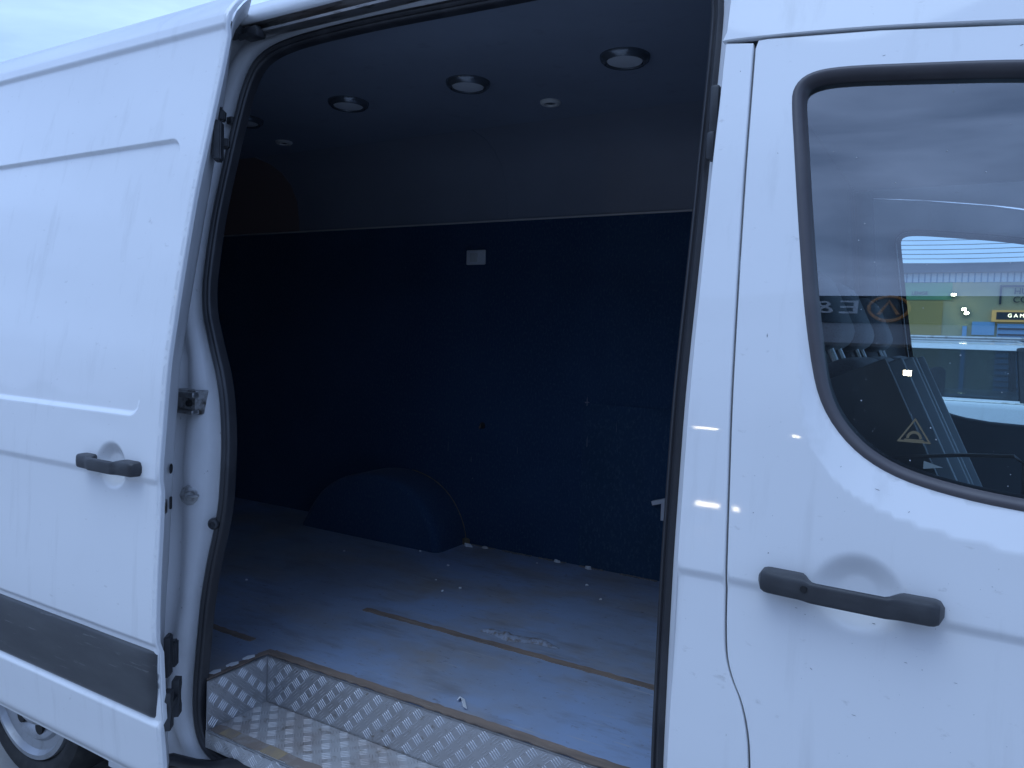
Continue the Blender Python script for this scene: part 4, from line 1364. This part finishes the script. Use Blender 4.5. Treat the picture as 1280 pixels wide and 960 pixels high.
for a in ((.70, .745, 2.90, 3.38), (.75, 3.2, 3.335, 3.38)):
    box('sign_frame', a[0], a[1], BY - .05, BY - .001, a[2], a[3], 'sign_dark', fb)
text('sign_text', 'HU', .22, (1.16, BY - .03, 3.22), ROT_S, 'sign_dark', fb)
text('sign_text', 'CO', .22, (1.16, BY - .03, 3.01), ROT_S, 'sign_dark', fb)
box('lit_sign', .56, 3.2, BY - .12, BY - .001, 2.45, 2.74, 'sign_orange', fb)
box('lit_sign_face', .66, 3.1, BY - .14, BY - .121, 2.50, 2.69, 'sign_dark', fb)
text('lit_letters', 'G A M', .13, (1.08, BY - .15, 2.60), ROT_S, 'sign_lit', fb)
box('blue_sign', .14, .64, BY - .08, BY - .001, 2.10, 2.44, 'sign_blue', fb)
box('shop_shutter', .70, 3.1, BY - .06, BY - .001, .2, 2.40, 'sign_blue', fb)
for k in range(14):
    box('shutter_slat', .72, 3.05, BY - .09, BY - .061, .30 + k * .15, .34 + k * .15, 'sign_dark', fb)
box('downpipe', -.07, .03, BY - .14, BY - .001, 0, 2.32, 'sign_blue', fb)
for k, (x, z) in enumerate(((-.32, 3.13), (-.06, 2.75), (.0, 2.65))):
    o = empty('floodlight', (x, BY - .2, z))
    tag(o, ['lit floodlight highest on the yellow warehouse wall', 'lit floodlight lower on the warehouse wall, upper of the close pair', 'lit floodlight lower on the warehouse wall, lower of the close pair'][k], 'floodlight', 'floodlights on the warehouse wall')
    box('housing', x - .06, x + .06, BY - .16, BY - .001, z - .04, z + .04, 'sign_dark', o, .01)
    box('lamp_face', x - .05, x + .05, BY - .18, BY - .161, z - .03, z + .03, 'flood_lit', o, .005)
# barbed wire strands on posts in front of the warehouse
wf = empty('wire_fence', (0, 15, 0))
tag(wf, 'wire strand fence on grey posts standing before the warehouse', 'fence')
for k in range(7):
    x = -14 + 4 * k
    tube('post', [(x, 15, 0), (x, 15, 3.8)], .05, 'post_grey', wf, seg=8)
for k in range(6):
    z = 3.30 + k * .085
    tube('wire', [(x, 15, z - .05 * (1 - (((x + 14) % 4) / 2 - 1) ** 2)) for x in np.arange(-14, 10.1, .5)], .008, 'post_grey', wf, seg=5)

# ================================================================== behind the photographer, mirrored in glass and paint
WY = -15.0
wb = empty('workshop', (0, WY - 5, 0))
tag(wb, 'dark fronted workshop with white letters mirrored in the cab window', 'building')
box('wall', -16, 18, WY - 12, WY, 0, 6.60, 'shutter', wb)
box('fascia', -16.2, 18.2, WY - 12.2, WY + .25, 7.05, 7.80, 'fascia', wb)
box('canopy', -16, 18, WY - 12, WY + .20, 6.602, 7.048, 'workshop_wall', wb)
text('letter', 'E', .56, (-2.09, WY + .27, 7.42), ROT_N, 'letter_white', wb, .02, 1.6)
text('letter', '&', .54, (-2.62, WY + .27, 7.42), ROT_N, 'letter_white', wb, .02, 1.4)
tube('emblem', [(-1.36 + .37 * math.cos(a), WY + .28, 7.42 + .34 * math.sin(a)) for a in np.linspace(0, 2 * math.pi, 33)[:-1]], .035, 'emblem_orange', wb, closed=True, seg=6)
tube('emblem_stroke', [(-1.18, WY + .28, 7.22), (-1.36, WY + .28, 7.62), (-1.54, WY + .28, 7.22)], .04, 'emblem_orange', wb, seg=6)
for k in range(5):
    x = -14.2 + k * 6.2
    box('roller_shutter', x, x + 4.4, WY + .001, WY + .08, 0, 4.6, 'workshop_wall' if k % 2 else 'shutter', wb)
for k, (x, z, hw_, hh_, lab_) in enumerate(((-4.64, 2.36, .26, .05, 'long lit wall lamp, topmost streak mirrored in the white pillar'), (-4.45, .48, .24, .05, 'low lit lamp mirrored in the pillar below the long wall lamp'),
                                 (-3.86, .48, .07, .04, 'short low lit lamp mirrored beside the cab door gap'), (-2.81, 2.36, .07, .07, 'square lit wall lamp mirrored at the cab window corner'), (-.93, 5.95, .07, .13, 'bright upright lit lamp mirrored in the cab window glass'))):
    o = empty('wall_lamp', (x, WY + .2, z))
    tag(o, lab_, 'lamp', 'lit lamps on the workshop front')
    box('housing', x - hw_ - .03, x + hw_ + .03, WY + .081, WY + .16, z - hh_ - .03, z + hh_ + .03, 'sign_dark', o, .01)
    box('lamp_face', x - hw_, x + hw_, WY + .161, WY + .18, z - hh_, z + hh_, 'flood_lit', o, .005)
